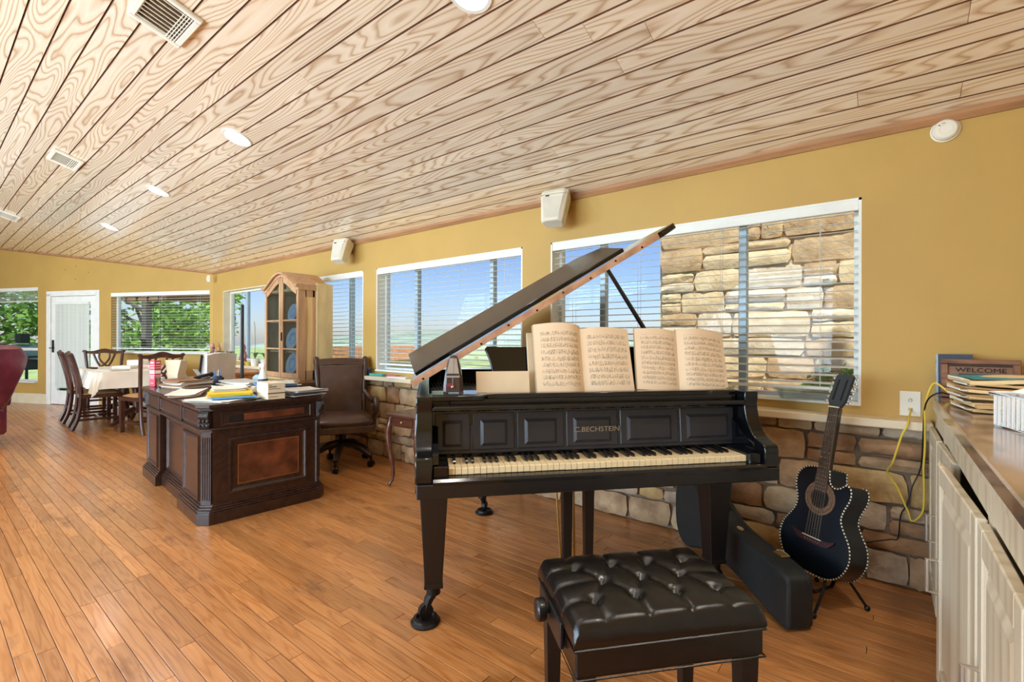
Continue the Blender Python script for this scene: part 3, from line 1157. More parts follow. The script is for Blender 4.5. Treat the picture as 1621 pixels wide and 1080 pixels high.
def tree(label, p, h, r, n, seed, leafmats, group, low=0.15, ls=0.085):
    rg = random.Random(seed)
    t = thing('tree', label, 'tree', p, group=group)
    m = MB()
    m.tube([(0, 0, -0.1), (0.05, 0.02, h * .35), (-0.04, 0.05, h * .6), (0.02, 0, h * .8)], [0.12, 0.09, 0.06, 0.03], 8)
    for k in range(7):
        a = rg.uniform(0, 2 * pi); z0 = h * rg.uniform(.25, .6)
        m.tube([(0, 0, z0), (cos(a) * r * .5, sin(a) * r * .5, z0 + h * .15), (cos(a) * r * .85, sin(a) * r * .85, z0 + h * .22)], [0.05, 0.03, 0.012], 6)
    m.build('trunk', BARK, t)
    blobs = [(rg.uniform(-.75, .75) * r, rg.uniform(-.75, .75) * r, h * rg.uniform(low + .12, .9), rg.uniform(.28, .5) * r) for _ in range(16)]
    for q in range(2):
        m = MB()
        for k in range(n // 2):
            b = rg.choice(blobs)
            d = Vector((rg.gauss(0, 1), rg.gauss(0, 1), rg.gauss(0, 1))).normalized() * b[3] * rg.uniform(.55, 1.05)
            c = Vector(b[:3]) + d
            u = Vector((rg.gauss(0, 1), rg.gauss(0, 1), rg.gauss(0, .6))).normalized()
            w = u.orthogonal().normalized()
            s = ls * rg.uniform(.6, 1.3)
            m._add([c - u * s, c + w * s * .45, c + u * s, c - w * s * .45], [(0, 1, 2, 3)])
        tag(m.build('foliage', leafmats[q], t, smooth=0), kind='stuff')
    return t


def eo(s, o):
    p = P0 + ED * s - EN * o
    return (p.x, p.y, -0.22)


tree('broad bright green tree filling the middle of the far window', (-14.6, 3.65, -0.22), 3.9, 1.7, 2600, 1, (LEAF[1], LEAF[0]), 'garden trees', low=0.02, ls=0.11)
tree('darker green tree behind the porch post outside the far window', (-19.4, 5.85, -0.22), 3.6, 1.7, 1800, 2, (LEAF[0], LEAF[3]), 'garden trees', low=0.02, ls=0.13)
tree('dense green bush outside the leftmost window', (-18.6, 1.0, -0.22), 3.4, 2.2, 3000, 4, (LEAF[0], LEAF[2]), 'garden trees', low=0.0, ls=0.12)
tree('small green shrub in front of the stone wall outside', (-0.22, 4.35, -0.1), 1.15, 0.28, 260, 8, (LEAF[0], LEAF[2]), 'garden trees', low=0.35, ls=0.05)

# barbecue grill on the terrace outside the leftmost window
p = Vector((-14.24, 1.52, 0))
t = thing('barbecue_grill', 'grey domed barbecue grill outside the leftmost window', 'grill', (p.x, p.y, -0.2), EROT)
GRY = M('grill_grey', (150, 168, 160), 0.35, 0.3, var=0.05)
GRD = M('grill_dark', (52, 56, 56), 0.6)
prof = [(-0.26, 1.0)] + [(0.26 * cos(pi - pi * i / 14), 1.0 + 0.24 * sin(pi - pi * i / 14)) for i in range(1, 14)] + [(0.26, 1.0)]
MB().prism(prof, -0.34, 0.34, 'X').build('lid', GRY, t)
MB().box((0, 0, 0.86), (0.86, 0.5, 0.28), ch=0.02).build('firebox', GRD, t, smooth=0)
MB().box((0.12, 0.0, 1.36), (0.16, 0.16, 0.2)).build('chimney', GRD, t, smooth=0)
for sx in (-.36, .36):
    for sy in (-.2, .2):
        MB().cyl((sx, sy, 0.08), (sx, sy, 0.75), 0.02, n=8).build('leg', GRD, t)
MB().box((-0.62, 0, 0.95), (0.38, 0.42, 0.03)).build('side_shelf', GRY, t, smooth=0)
MB().tube([(-.25, .27, 1.08), (-.25, .31, 1.08), (.25, .31, 1.08), (.25, .27, 1.08)], 0.012).build('handle', GRD, t)
MB().box((0, 0, 0.3), (0.74, 0.42, 0.02)).build('lower_shelf', GRD, t, smooth=0)

# ================================================================== grand piano
random.seed(21)
SATB = M('satin_black', (14, 14, 17), 0.38, var=0.12, coat=0.15)
IVORY = M('ivory_keys', (236, 214, 172), 0.35, var=0.05, scale=20)
EBONY = M('ebony_keys', (16, 16, 18), 0.25, coat=0.3)
GOLDP = M('iron_plate_gold', (150, 116, 60), 0.4, 0.5)
STRM = M('piano_wire', (206, 196, 176), 0.3, 0.9)
HINGE = M('bare_lid_edge', (196, 152, 124), 0.45, 0.1, var=0.18, scale=14)
BRASS = M('brass', (186, 150, 82), 0.3, 0.9)
IRON = M('caster_iron', (30, 28, 28), 0.45, 0.5)
LETT = M('faded_gold_letter', (150, 132, 108), 0.5)
PA = radians(48.17)
PO = (-0.86, 1.6915, 0.0)
piano = thing('grand_piano', 'black grand piano with its lid propped open and cream keys', 'piano', PO, PA)

KZ = 0.700
# --- case rim
curve = spline([(0.735, 0.42), (0.70, 0.66), (0.52, 0.90), (0.33, 1.10), (0.20, 1.34), (0.06, 1.60), (-0.14, 1.75), (-0.40, 1.80), (-0.64, 1.76), (-0.735, 1.62)], 6)
outer = [(-0.735, 0.16)] + [(0.735, 0.16)] + [(p.x, p.y) for p in curve]
ocx, ocy = -0.15, 0.8


def inset(poly, d):
    out = []
    n = len(poly)
    for i in range(n):
        a = Vector(poly[i - 1]).to_3d(); b = Vector(poly[i]).to_3d(); c = Vector(poly[(i + 1) % n]).to_3d()
        e1 = (b - a).normalized(); e2 = (c - b).normalized()
        n1 = Vector((-e1.y, e1.x, 0)); n2 = Vector((-e2.y, e2.x, 0))
        m = (n1 + n2)
        if m.length < 1e-6: m = n1
        m.normalize()
        k = max(0.4, m.dot(n1))
        q = b + m * d / k
        out.append((q.x, q.y))
    return out


inner = inset(outer, 0.05)


def ringwall(mb, o, i, z0, z1):
    n = len(o)
    vs = [(x, y, z0) for x, y in o] + [(x, y, z1) for x, y in o] + [(x, y, z1) for x, y in i] + [(x, y, z0) for x, y in i]
    fs = []
    for k in range(n):
        j = (k + 1) % n
        fs += [(k, j, n + j, n + k), (n + k, n + j, 2 * n + j, 2 * n + k), (2 * n + k, 2 * n + j, 3 * n + j, 3 * n + k), (3 * n + k, 3 * n + j, j, k)]
    mb._add(vs, fs)


mb = MB(); ringwall(mb, outer, inner, 0.66, 0.955)
mb.build('case_rim', BLACK, piano, bev=0.004)
MB().prism(inner, 0.67, 0.70).build('soundboard', M('soundboard_spruce', (196, 156, 96), 0.5), piano, smooth=0)
MB().prism(inset(outer, 0.06), 0.82, 0.835).build('iron_plate', GOLDP, piano, smooth=0)
mb = MB()
for i in range(60):
    x0 = -0.62 + i * 0.0215
    y1 = 1.62 - max(0, i - 8) * 0.0225
    mb.cyl((x0, 0.42, 0.872), (min(x0, 0.62) - 0.05, max(0.55, y1), 0.872), 0.0011, n=4)
tag(mb.build('strings', STRM, piano), kind='stuff')
# --- keybed, slip, arms, blocks
MB().box((0, 0.16, 0.63), (1.46, 0.42, 0.052), ch=0.004).build('keybed', SATB, piano, smooth=0)
MB().prism([(-0.052, 0.652), (-0.052, 0.664), (-0.040, 0.672), (-0.008, 0.674), (-0.008, 0.652)], -0.67, 0.67, 'X').build('key_slip', BLACK, piano, smooth=20)
armp = [(0.17, 0.655), (-0.036, 0.655), (-0.038, 0.725), (-0.030, 0.744), (-0.012, 0.752)] + [tuple(p) for p in bez((-0.012, 0.752), (0.055, 0.765), (0.082, 0.83), (0.092, 0.885), 10)[1:]] + \
       [(0.094, 0.905), (0.090, 0.915), (0.090, 0.955), (0.17, 0.955)]
for sx in (-1, 1):
    a, b2 = (0.672, 0.735) if sx > 0 else (-0.735, -0.672)
    MB().prism(armp, a, b2, 'X').build('arm', BLACK, piano, smooth=30, bev=0.004)
    # inner scroll of the arm and the end block beside the keys
    sc = [(0.15, 0.70), (0.02, 0.70), (0.0, 0.715), (0.012, 0.745)] + [tuple(p) for p in bez((0.012, 0.745), (0.05, 0.765), (0.075, 0.775), (0.15, 0.83), 8)[1:]]
    a, b2 = (0.650, 0.6725) if sx > 0 else (-0.6725, -0.650)
    MB().prism(sc, a, b2, 'X').build('arm_scroll', BLACK, piano, smooth=30)
    MB().box((sx * 0.642, 0.065, 0.683), (0.058, 0.17, 0.058), ch=0.004).build('key_block', BLACK, piano, smooth=0)
# --- keys
wk = 1.225 / 52
wm = MB().prism([(0.0, KZ - 0.024), (0.0, KZ - 0.002), (0.002, KZ), (0.155, KZ), (0.155, KZ - 0.024)], -wk / 2 + 0.0009, wk / 2 - 0.0009, 'X')
bm = MB().prism([(0.055, KZ - 0.01), (0.058, KZ + 0.008), (0.064, KZ + 0.012), (0.155, KZ + 0.012), (0.155, KZ - 0.01)], -0.0055, 0.0055, 'X')
w0 = wm.build('white_key', IVORY, piano, smooth=0); b0 = bm.build('black_key', EBONY, piano, smooth=0)
pat = [1, 1, 0, 1, 1, 1, 0]       # C D E F G A B -> black key after it
order = 'ABCDEFG'
for i in range(52):
    x = -0.6125 + wk * (i + 0.5)
    if i == 0:
        w0.location = (x, 0, 0)
    else:
        o = w0.copy(); COL.objects.link(o); o.location = (x, 0, random.choice((0, 0, 0, -0.0006)))
    n = order[i % 7]
    if n in 'ACDFG' and i < 51:
        xb = x + wk / 2
        if i == 0:
            b0.location = (xb, 0, 0)
        else:
            o = b0.copy(); COL.objects.link(o); o.location = (xb, 0, 0)
# --- fallboard with raised panels
FB = M('fallboard_black', (40, 40, 46), 0.42, var=0.15, scale=5)
fbm = Matrix.Translation((0, 0.150, 0.715)) @ Matrix.Rotation(radians(-5), 4, 'X')
fbo = MB().box((0, 0.012, 0.088), (1.344, 0.024, 0.178), ch=0.004).xf(fbm).build('fallboard', FB, piano, smooth=0)
ex = [-0.668, -0.515, -0.332, -0.122, 0.117, 0.395, 0.668]
for i in range(6):
    a, b2 = ex[i] + 0.006, ex[i + 1] - 0.006
    # stile-framed panel: outer slab and raised centre
    MB().box(((a + b2) / 2, -0.002, 0.090), (b2 - a, 0.008, 0.150), ch=0.003).xf(fbm).build('panel', FB, fbo, smooth=0)
    w = b2 - a
    MB().loft([[(a + .030, -0.006, 0.03), (b2 - .030, -0.006, 0.03), (b2 - .030, -0.006, 0.135), (a + .030, -0.006, 0.135)],
               [(a + .042, -0.013, 0.042), (b2 - .042, -0.013, 0.042), (b2 - .042, -0.013, 0.122), (a + .042, -0.013, 0.122)]]).xf(fbm).build('raised_panel', FB, fbo, smooth=0)
tx = text_mesh('C.BECHSTEIN', 'maker_lettering', LETT, fbo, 0.030, (0.016, 0.150 - 0.010, 0.715 + 0.082), (pi / 2 - radians(5) + radians(10), 0, 0), sx=1.12)
tx.rotation_euler = (pi / 2 + radians(5), 0, 0)
tx.location = (0.016, 0.150 - 0.0145 + 0.0075, 0.715 + 0.085)
# --- top rail, music shelf and music desk
MB().box((0, 0.165, 0.906), (1.345, 0.16, 0.020), ch=0.005).build('shelf_moulding', BLACK, piano, smooth=0)
shelf = MB().box((0.03, 0.27, 0.924), (1.27, 0.26, 0.022), ch=0.004).build('music_shelf', BLACK, piano, smooth=0)
tr = [(-0.675, 0.13)] + arc(-0.50, 0.19, 0.06, -pi / 2, 0, 6) + [(-0.44, 0.34), (-0.675, 0.34)]
MB().prism(tr, 0.930, 0.952).build('metronome_tray', BLACK, shelf, bev=0.004)
tr = [(0.675, 0.34), (0.52, 0.34)] + arc(0.56, 0.19, 0.04, pi, 3 * pi / 2, 6) + [(0.675, 0.15)]
MB().prism(tr, 0.930, 0.952).build('side_tray', BLACK, shelf, bev=0.004)
dk = [(-0.40, 0.0)] + [tuple(p) for p in bez((-0.40, 0.0), (-0.40, 0.09), (-0.405, 0.13), (-0.435, 0.195), 8)] + [(-0.425, 0.208), (-0.36, 0.205), (0.36, 0.205), (0.425, 0.208), (0.435, 0.195)] + [tuple(p) for p in bez((0.435, 0.195), (0.405, 0.13), (0.40, 0.09), (0.40, 0.0), 8)]
MB().prism(dk, -0.009, 0.009, 'Y', Matrix.Translation((0, 0.335, 0.945)) @ Matrix.Rotation(radians(-16), 4, 'X')).build('music_desk', BLACK, piano, bev=0.002)
# --- lid (hinged along the spine), folded front flap, prop
LA = radians(31.0)
HX, HZ = -0.745, 0.972
LM = Matrix.Translation((HX, 0, HZ)) @ Matrix.Rotation(-LA, 4, 'Y') @ Matrix.Translation((-HX, 0, 0))
lidc = [(x, y) for x, y in [(p.x, p.y) for p in curve]]
lo = inset([(-0.735, 0.38), (0.62, 0.38)] + lidc[1:], -0.018)
lid = MB().prism(lo, 0.0, 0.030, 'Z', LM).build('lid', BLACK, piano, bev=0.004)
MB().box((-0.075, 0.3615, 0.015), (1.36, 0.006, 0.029), ch=0.001).xf(LM).build('hinge_edge', HINGE, lid, smooth=0)
mb = MB()
for i in range(9):
    xx = -0.70 + i * 0.15
    m1 = MB().box((xx, 0.357, 0.010 + 0.009 * (i % 2)), (0.009, 0.006, 0.009), ch=0.002).xf(LM)
    m1.build('hinge_screw', IRON, lid, smooth=0)
# forked corner
MB().box((0.625, 0.372, 0.022), (0.05, 0.02, 0.010), ry=radians(8)).xf(LM).build('corner_tip', BLACK, lid, smooth=0)
FA = radians(13)
FM = LM @ Matrix.Translation((0, 0.375, 0.034)) @ Matrix.Rotation(FA, 4, 'X')
flap = MB().prism([(-0.72, 0.0), (0.42, 0.0), (0.42, 0.22), (0.30, 0.30), (-0.62, 0.36), (-0.72, 0.36)], 0.0, 0.020, 'Z', FM).build('front_flap', BLACK, piano, bev=0.004)
MB().tube([(0.60, 0.52, 0.945), (0.20, 0.505, 1.535)], [0.013, 0.010], 8).build('lid_prop', SATB, piano)


# --- legs
def caster(px, py, parent, rot):
    mb = MB()
    mb.cyl((px, py, 0.115), (px, py, 0.15), 0.03, n=12)
    mb.tube([(px, py, 0.12), (px + 0.02 * cos(rot), py + 0.02 * sin(rot), 0.095), (px + 0.034 * cos(rot), py + 0.034 * sin(rot), 0.055)], [0.022, 0.02, 0.014], 8)
    c = mb.build('caster_fork', IRON, parent)
    wx, wy = px + 0.034 * cos(rot), py + 0.034 * sin(rot)
    ax = Vector((-sin(rot), cos(rot), 0)) * 0.012
    MB().cyl(Vector((wx, wy, 0.050)) - ax, Vector((wx, wy, 0.050)) + ax, 0.030, n=18).build('caster_wheel', IRON, c)
    MB().lathe([(0.0, 0.0), (0.058, 0.0), (0.062, 0.008), (0.052, 0.016), (0.050, 0.024), (0.038, 0.026), (0.034, 0.018), (0.0, 0.018)], 24, (wx, wy, 0)).build('caster_cup', IRON, c)


for (lx, ly, top, bot, rot) in ((-0.665, 0.245, 0.060, 0.036, radians(200)), (0.625, 0.245, 0.060, 0.036, radians(-20)), (-0.33, 1.40, 0.055, 0.034, radians(60))):
    mb = MB()
    mb.loft([[(lx + s * a, ly + s * b2, z) for a, b2 in ((-1, -1), (1, -1), (1, 1), (-1, 1))] for (s, z) in ((bot, 0.165), (top * .98, 0.58), (top, 0.66))])
    mb.box((lx, ly, 0.158), (bot * 2 + .006, bot * 2 + .006, 0.02))
    l = mb.build('leg', SATB, piano, smooth=0, bev=0.003)
    caster(lx, ly, l, rot)
# --- pedal lyre
for x in (-0.052, 0.052):
    MB().loft([[(x + s * a, 0.36 + s * b2, z) for a, b2 in ((-1, -1), (1, -1), (1, 1), (-1, 1))] for (s, z) in ((0.018, 0.12), (0.024, 0.61))]).build('lyre_post', SATB, piano, smooth=0)
MB().box((0, 0.36, 0.090), (0.26, 0.10, 0.065), ch=0.008).build('lyre_box', SATB, piano, smooth=0)
for x in (-0.07, 0.0, 0.07):
    MB().tube([(x, 0.33, 0.080), (x, 0.25, 0.075), (x, 0.19, 0.060)], [0.009, 0.012, 0.014], 8, flat=0.5).build('pedal', BRASS, piano)
MB().tube([(-0.10, 0.40, 0.61), (-0.075, 0.37, 0.12)], 0.0045, 6).build('lyre_rod', BRASS, piano)
MB().tube([(-0.012, 0.385, 0.61), (-0.010, 0.37, 0.12)], 0.0045, 6).build('lyre_rod', BRASS, piano)


# ================================================================== things on the piano
def local(x, y, z=0.0):
    return (PO[0] + x * cos(PA) - y * sin(PA), PO[1] + x * sin(PA) + y * cos(PA), z)


def musicmat(name, base, staves, seed, ink=(58, 52, 52)):
    m, N, L, b = newmat(name)
    uv = N.new('ShaderNodeUVMap'); uv.uv_map = 'UVMap'
    sp = N.new('ShaderNodeSeparateXYZ'); L.new(uv.outputs[0], sp.inputs[0])

    def mth(op, a, c=None):
        n = N.new('ShaderNodeMath'); n.operation = op
        for i, v in enumerate((a, c)):
            if v is None: continue
            if isinstance(v, (int, float)): n.inputs[i].default_value = v
            else: L.new(v, n.inputs[i])
        return n.outputs[0]
    u, v = sp.outputs[0], sp.outputs[1]
    # margins
    inm = mth('MULTIPLY', mth('MULTIPLY', mth('GREATER_THAN', u, 0.12), mth('LESS_THAN', u, 0.92)), mth('MULTIPLY', mth('GREATER_THAN', v, 0.10), mth('LESS_THAN', v, 0.90)))
    sv = mth('MULTIPLY', v, staves * 1.25)
    fv = mth('FRACT', sv)
    fl_ = mth('FLOOR', sv)
    band = mth('MULTIPLY', mth('GREATER_THAN', fv, 0.22), mth('LESS_THAN', fv, 0.62))
    line = mth('LESS_THAN', mth('FRACT', mth('MULTIPLY', mth('SUBTRACT', fv, 0.22), 10.0)), 0.22)
    stafl = mth('MULTIPLY', band, line)
    # note heads
    cb = N.new('ShaderNodeCombineXYZ')
    L.new(mth('MULTIPLY', u, 34.0), cb.inputs[0]); L.new(mth('ADD', mth('MULTIPLY', fv, 5.0), mth('MULTIPLY', fl_, 7.3)), cb.inputs[1]); cb.inputs[2].default_value = seed
    vo = N.new('ShaderNodeTexVoronoi'); vo.inputs['Scale'].default_value = 1.0; L.new(cb.outputs[0], vo.inputs['Vector'])
    head = mth('MULTIPLY', mth('LESS_THAN', vo.outputs['Distance'], 0.30), mth('MULTIPLY', mth('GREATER_THAN', fv, 0.12), mth('LESS_THAN', fv, 0.74)))
    # stems / beams
    cb2 = N.new('ShaderNodeCombineXYZ')
    L.new(mth('MULTIPLY', u, 60.0), cb2.inputs[0]); L.new(fl_, cb2.inputs[1]); cb2.inputs[2].default_value = seed * 3
    wn_ = N.new('ShaderNodeTexWhiteNoise'); wn_.noise_dimensions = '3D'
    fl2 = N.new('ShaderNodeVectorMath'); fl2.operation = 'FLOOR'; L.new(cb2.outputs[0], fl2.inputs[0]); L.new(fl2.outputs[0], wn_.inputs['Vector'])
    stem = mth('MULTIPLY', mth('MULTIPLY', mth('GREATER_THAN', wn_.outputs['Value'], 0.45), mth('LESS_THAN', mth('FRACT', mth('MULTIPLY', u, 60.0)), 0.25)),
               mth('MULTIPLY', mth('GREATER_THAN', fv, 0.3), mth('LESS_THAN', fv, 0.8)))
    beam = mth('MULTIPLY', mth('GREATER_THAN', wn_.outputs['Value'], 0.62), mth('MULTIPLY', mth('GREATER_THAN', fv, 0.76), mth('LESS_THAN', fv, 0.82)))
    bar = mth('MULTIPLY', band, mth('LESS_THAN', mth('FRACT', mth('MULTIPLY', u, 4.0)), 0.025))
    inkf = mth('MAXIMUM', mth('MULTIPLY', stafl, 0.55), mth('MAXIMUM', mth('MAXIMUM', mth('MULTIPLY', head, 0.95), mth('MULTIPLY', stem, 0.7)), mth('MAXIMUM', mth('MULTIPLY', beam, 0.9), mth('MULTIPLY', bar, 0.8))))
    inkf = mth('MULTIPLY', mth('MULTIPLY', inkf, inm), 0.9)
    mx = N.new('ShaderNodeMix'); mx.data_type = 'RGBA'
    L.new(inkf, mx.inputs[0]); mx.inputs[6].default_value = lin(base); mx.inputs[7].default_value = lin(ink)
    L.new(mx.outputs[2], b.inputs['Base Color'])
    inp(b, 'Roughness', 0.8)
    MATS[name] = m
    return m


def page(name, grid, mat, parent, th=0.0015):
    """sheet with UVs: grid rows bottom->top, columns left->right"""
    R, Cn = len(grid), len(grid[0])
    m = MB().sheet(grid, th)
    o = m.build(name, mat, parent, smooth=60)
    uvl = o.data.uv_layers.new(name='UVMap')
    n = R * Cn
    for lp in o.data.loops:
        k = lp.vertex_index % n
        uvl.data[lp.index].uv = ((k % Cn) / (Cn - 1), (k // Cn) / (R - 1))
    return o


PAPER = M('paper_cream', (226, 204, 172), 0.85, var=0.04)
PAPW = M('paper_white', (236, 232, 222), 0.85, var=0.03)
EDGEP = M('page_edges', (214, 186, 148), 0.9, var=0.12, scale=6, stretch=(1, 60, 1))
MUS = [musicmat('sheet_music_%d' % i, (230, 206, 176), s, i * 3.7 + 1) for i, s in enumerate((9, 8, 10, 10))]


def music_book(label, xl, xm, xr, z0, hl, hr, mats, lean, y0, yaw, thl, thr, roll=0.0):
    """open book; local x along the keyboard, pages bow out of the spine"""
    t = thing('music_book', label, 'book', local(xm, y0, z0), PA + yaw, 'open music books')
    t.rotation_euler = (0, roll, PA + yaw)
    wl, wr = xm - xl, xr - xm
    LMx = Matrix.Rotation(-lean, 4, 'X')

    def side(w, sgn, h, th, mat):
        rows = []
        cols = 10
        def yb(u):     # bow of the page toward the reader
            return -th * (1 - (1 - min(1, u * 3.2)) ** 2) * 1.0 - 0.010 * sin(pi * u)
        for j in range(7):
            v = j / 6
            row = []
            for i in range(cols + 1):
                u = i / cols
                if sgn < 0: uu = 1 - u
                else: uu = u
                x = (uu * w) * sgn
                zz = v * h + 0.006 * sin(pi * uu) * (1 if v > .5 else -0.3)
                row.append(LMx @ Vector((x, yb(uu) + 0.012 * v * uu * uu, zz)))
            rows.append(row)
        return rows
    for w, sgn, h, th, mat in ((wl, -1, hl, thl, mats[0]), (wr, 1, hr, thr, mats[1])):
        g = side(w, sgn, h, th, mat)
        page('page', g, mat, t)
        # page block behind
        back = [[p + LMx @ Vector((0, -p.y * 0 + th * 0.9 + 0.001, -0.001)) for p in row] for row in g]
        b = MB()
        R, Cn = len(g), len(g[0])
        fr = [[p + Vector((0, 0.002, 0)) for p in row] for row in g]
        bk = [[LMx @ Vector(((LMx.inverted() @ p).x * 1.0, 0.004, (LMx.inverted() @ p).z)) for p in row] for row in g]
        b.sheet(bk)
        b.sheet(fr)
        for j in range(R - 1):
            for ci in (0, Cn - 1):
                b._add([fr[j][ci], fr[j + 1][ci], bk[j + 1][ci], bk[j][ci]], [(0, 1, 2, 3)])
        for i in range(Cn - 1):
            for rj in (0, R - 1):
                b._add([fr[rj][i], fr[rj][i + 1], bk[rj][i + 1], bk[rj][i]], [(0, 1, 2, 3)])
        b.build('page_block', EDGEP, t, smooth=0)
        cv = MB().box((sgn * w / 2, 0.008, h / 2), (w + 0.006, 0.003, h + 0.006)).xf(LMx)
        cv.build('cover', M('book_cover_tan', (196, 168, 132), 0.8), t, smooth=0)
    return t


music_book('open music book on the left of the music desk, left page block bulging', -0.222, 0.000, 0.235, 0.937, 0.315, 0.300, (MUS[0], MUS[1]), radians(15), 0.262, 0.0, 0.028, 0.012)
music_book('open music book on the right of the music desk, leaning to the right', 0.250, 0.462, 0.70, 0.937, 0.290, 0.300, (MUS[2], MUS[3]), radians(15), 0.262, 0.0, 0.008, 0.022, roll=radians(4.0))
# older thicker volume peeking out behind the left book
t = thing('closed_score', 'worn cream score standing behind the left open music book', 'book', local(-0.245, 0.290, 0.937), PA)
L2 = Matrix.Rotation(radians(-15), 4, 'X')
MB().box((0.10, 0.012, 0.142), (0.20, 0.012, 0.284), ch=0.002).xf(L2).build('cover', PAPER, t, smooth=0)
MB().box((0.103, 0.012, 0.142), (0.198, 0.008, 0.280)).xf(L2).build('page_block', EDGEP, t, smooth=0)
# card / envelope
t = thing('envelope', 'plain cream envelope leaning beside the left music book', 'envelope', local(-0.370, 0.252, 0.937), PA)
MB().box((0, 0.006, 0.052), (0.232, 0.004, 0.104), rx=radians(-14)).build('body', PAPER, t, smooth=0)
INK = M('ink_dark', (58, 54, 56), 0.8)
for i, x in enumerate((-0.106, -0.098)):
    MB().box((x, 0.0255, 0.097), (0.006, 0.0015, 0.007), rx=radians(-14)).build('stamp_mark', INK, t, smooth=0)
for i in range(5):
    MB().box((0.02 + i * 0.018, 0.0035, 0.006), (0.009, 0.0015, 0.003 + 0.001 * (i % 2)), rx=radians(-14)).build('print_mark', INK, t, smooth=0)
# loose wavy sheets on the right tray
t = thing('paper_stack', 'loose wavy music sheets lying on the right end of the piano', 'paper', local(0.655, 0.43, 0.957), PA + 0.2)
for k in range(3):
    g = []
    for j in range(5):
        g.append([(x_, -0.12 + j * 0.06, 0.004 + k * 0.006 + 0.006 * sin(x_ * 14 + k) + 0.003 * sin(j + k)) for x_ in [-.12 + i * 0.03 for i in range(9)]])
    MB().sheet(g, 0.002).build('sheet', PAPER if k % 2 else PAPW, t, smooth=60)

# metronome
METB = M('metronome_body', (58, 40, 44), 0.3, coat=0.4, var=0.2)
METS = M('metronome_silver', (176, 170, 162), 0.35, 0.5)
t = thing('metronome', 'small dark pyramid metronome with silver face on the piano', 'metronome', local(-0.585, 0.215, 0.952), PA - radians(8))
pr_ = [(0.040, 0.010), (0.039, 0.04), (0.033, 0.085), (0.026, 0.125), (0.020, 0.146), (0.012, 0.158), (0.002, 0.162)]
MB().loft([[(s * a, s * .9 * b2, z) for a, b2 in ((-1, -.7), (-.7, -1), (.7, -1), (1, -.7), (1, .7), (.7, 1), (-.7, 1), (-1, .7))] for s, z in pr_]).build('body', METB, t, smooth=30)
for sx in (-1, 1):
    for sy in (-1, 1):
        MB().box((sx * 0.032, sy * 0.028, 0.006), (0.014, 0.014, 0.012)).build('foot', METB, t, smooth=0)
MB().loft([[(-0.028, -0.0355, 0.07), (0.028, -0.0355, 0.07), (0.028, -0.030, 0.07), (-0.028, -0.030, 0.07)], [(-0.014, -0.0195, 0.148), (0.014, -0.0195, 0.148), (0.014, -0.014, 0.148), (-0.014, -0.014, 0.148)]]).build('scale_plate', METS, t, smooth=0)
MB().tube([(0, -0.040, 0.03), (0.0, -0.022, 0.15)], 0.0014, 6).build('pendulum', METS, t)
MB().box((0, -0.0335, 0.082), (0.014, 0.006, 0.008)).build('pendulum_weight', INK, t, smooth=0)
for sx in (-1, 1):
    MB().box((sx * 0.016, -0.037, 0.082), (0.018, 0.003, 0.008)).build('scale_window', INK, t, smooth=0)
MB().ball((0, -0.041, 0.032), 0.0075, 10, 7).build('bob', M('copper', (196, 150, 130), 0.35, 0.8), t)
MB().box((-0.014, -0.038, 0.040), (0.022, 0.003, 0.016)).build('badge', M('wine_red', (120, 40, 56), 0.4), t, smooth=0)

# ================================================================== piano bench
LEATH = M('black_leather', (9, 9, 10), 0.24, var=0.15, scale=40, bump=0.12, bscale=420, coat=0.1)
BA = radians(48.9)
t = thing('piano_bench', 'black tufted leather piano bench with adjusting knob', 'bench', (-0.555, 1.318, 0), BA)
W2, D2 = 0.262, 0.182
NX, NY = 73, 53
tufts = []
for r_, yy in enumerate((-0.085, -0.0, 0.085)):
    n = 4 if r_ % 2 == 0 else 3
    for i in range(n):
        tufts.append(((i - (n - 1) / 2) * 0.118, yy))


def segd(px, py, a, b2):
    ax, ay = a; bx, by = b2
    dx, dy = bx - ax, by - ay
    tt = max(0, min(1, ((px - ax) * dx + (py - ay) * dy) / (dx * dx + dy * dy)))
    return math.hypot(px - ax - tt * dx, py - ay - tt * dy)


segs = []
for i, a in enumerate(tufts):
    for b2 in tufts[i + 1:]:
        if 0.06 < math.hypot(a[0] - b2[0], a[1] - b2[1]) < 0.11:
            segs.append((a, b2))
for a in tufts:
    if abs(a[1]) > 0.05:
        segs.append((a, (a[0], math.copysign(0.2, a[1]))))
    if abs(a[0]) > 0.11:
        segs.append((a, (math.copysign(0.29, a[0]), a[1])))


def topz(x, y):
    ux, uy = abs(x) / W2, abs(y) / D2
    z = 0.480 + 0.016 * (1 - ux ** 4) * (1 - uy ** 4)
    e = max(0.0, 1 - (1 - ux) / 0.07) if ux > 0.93 else 0
    f = max(0.0, 1 - (1 - uy) / 0.10) if uy > 0.90 else 0
    z -= 0.020 * e * e + 0.020 * f * f
    for tx_, ty_ in tufts:
        d2 = (x - tx_) ** 2 + (y - ty_) ** 2
        z -= 0.020 * math.exp(-d2 / 0.00030)
    dm = min(segd(x, y, a, b2) for a, b2 in segs)
    z -= 0.0055 * math.exp(-(dm / 0.0045) ** 2)
    z += 0.0035 * min(1, dm / 0.03)
    return z


g = []
for j in range(NY):
    y = -D2 + 2 * D2 * j / (NY - 1)
    g.append([(-W2 + 2 * W2 * i / (NX - 1), y, topz(-W2 + 2 * W2 * i / (NX - 1), y)) for i in range(NX)])
mb = MB().sheet(g)
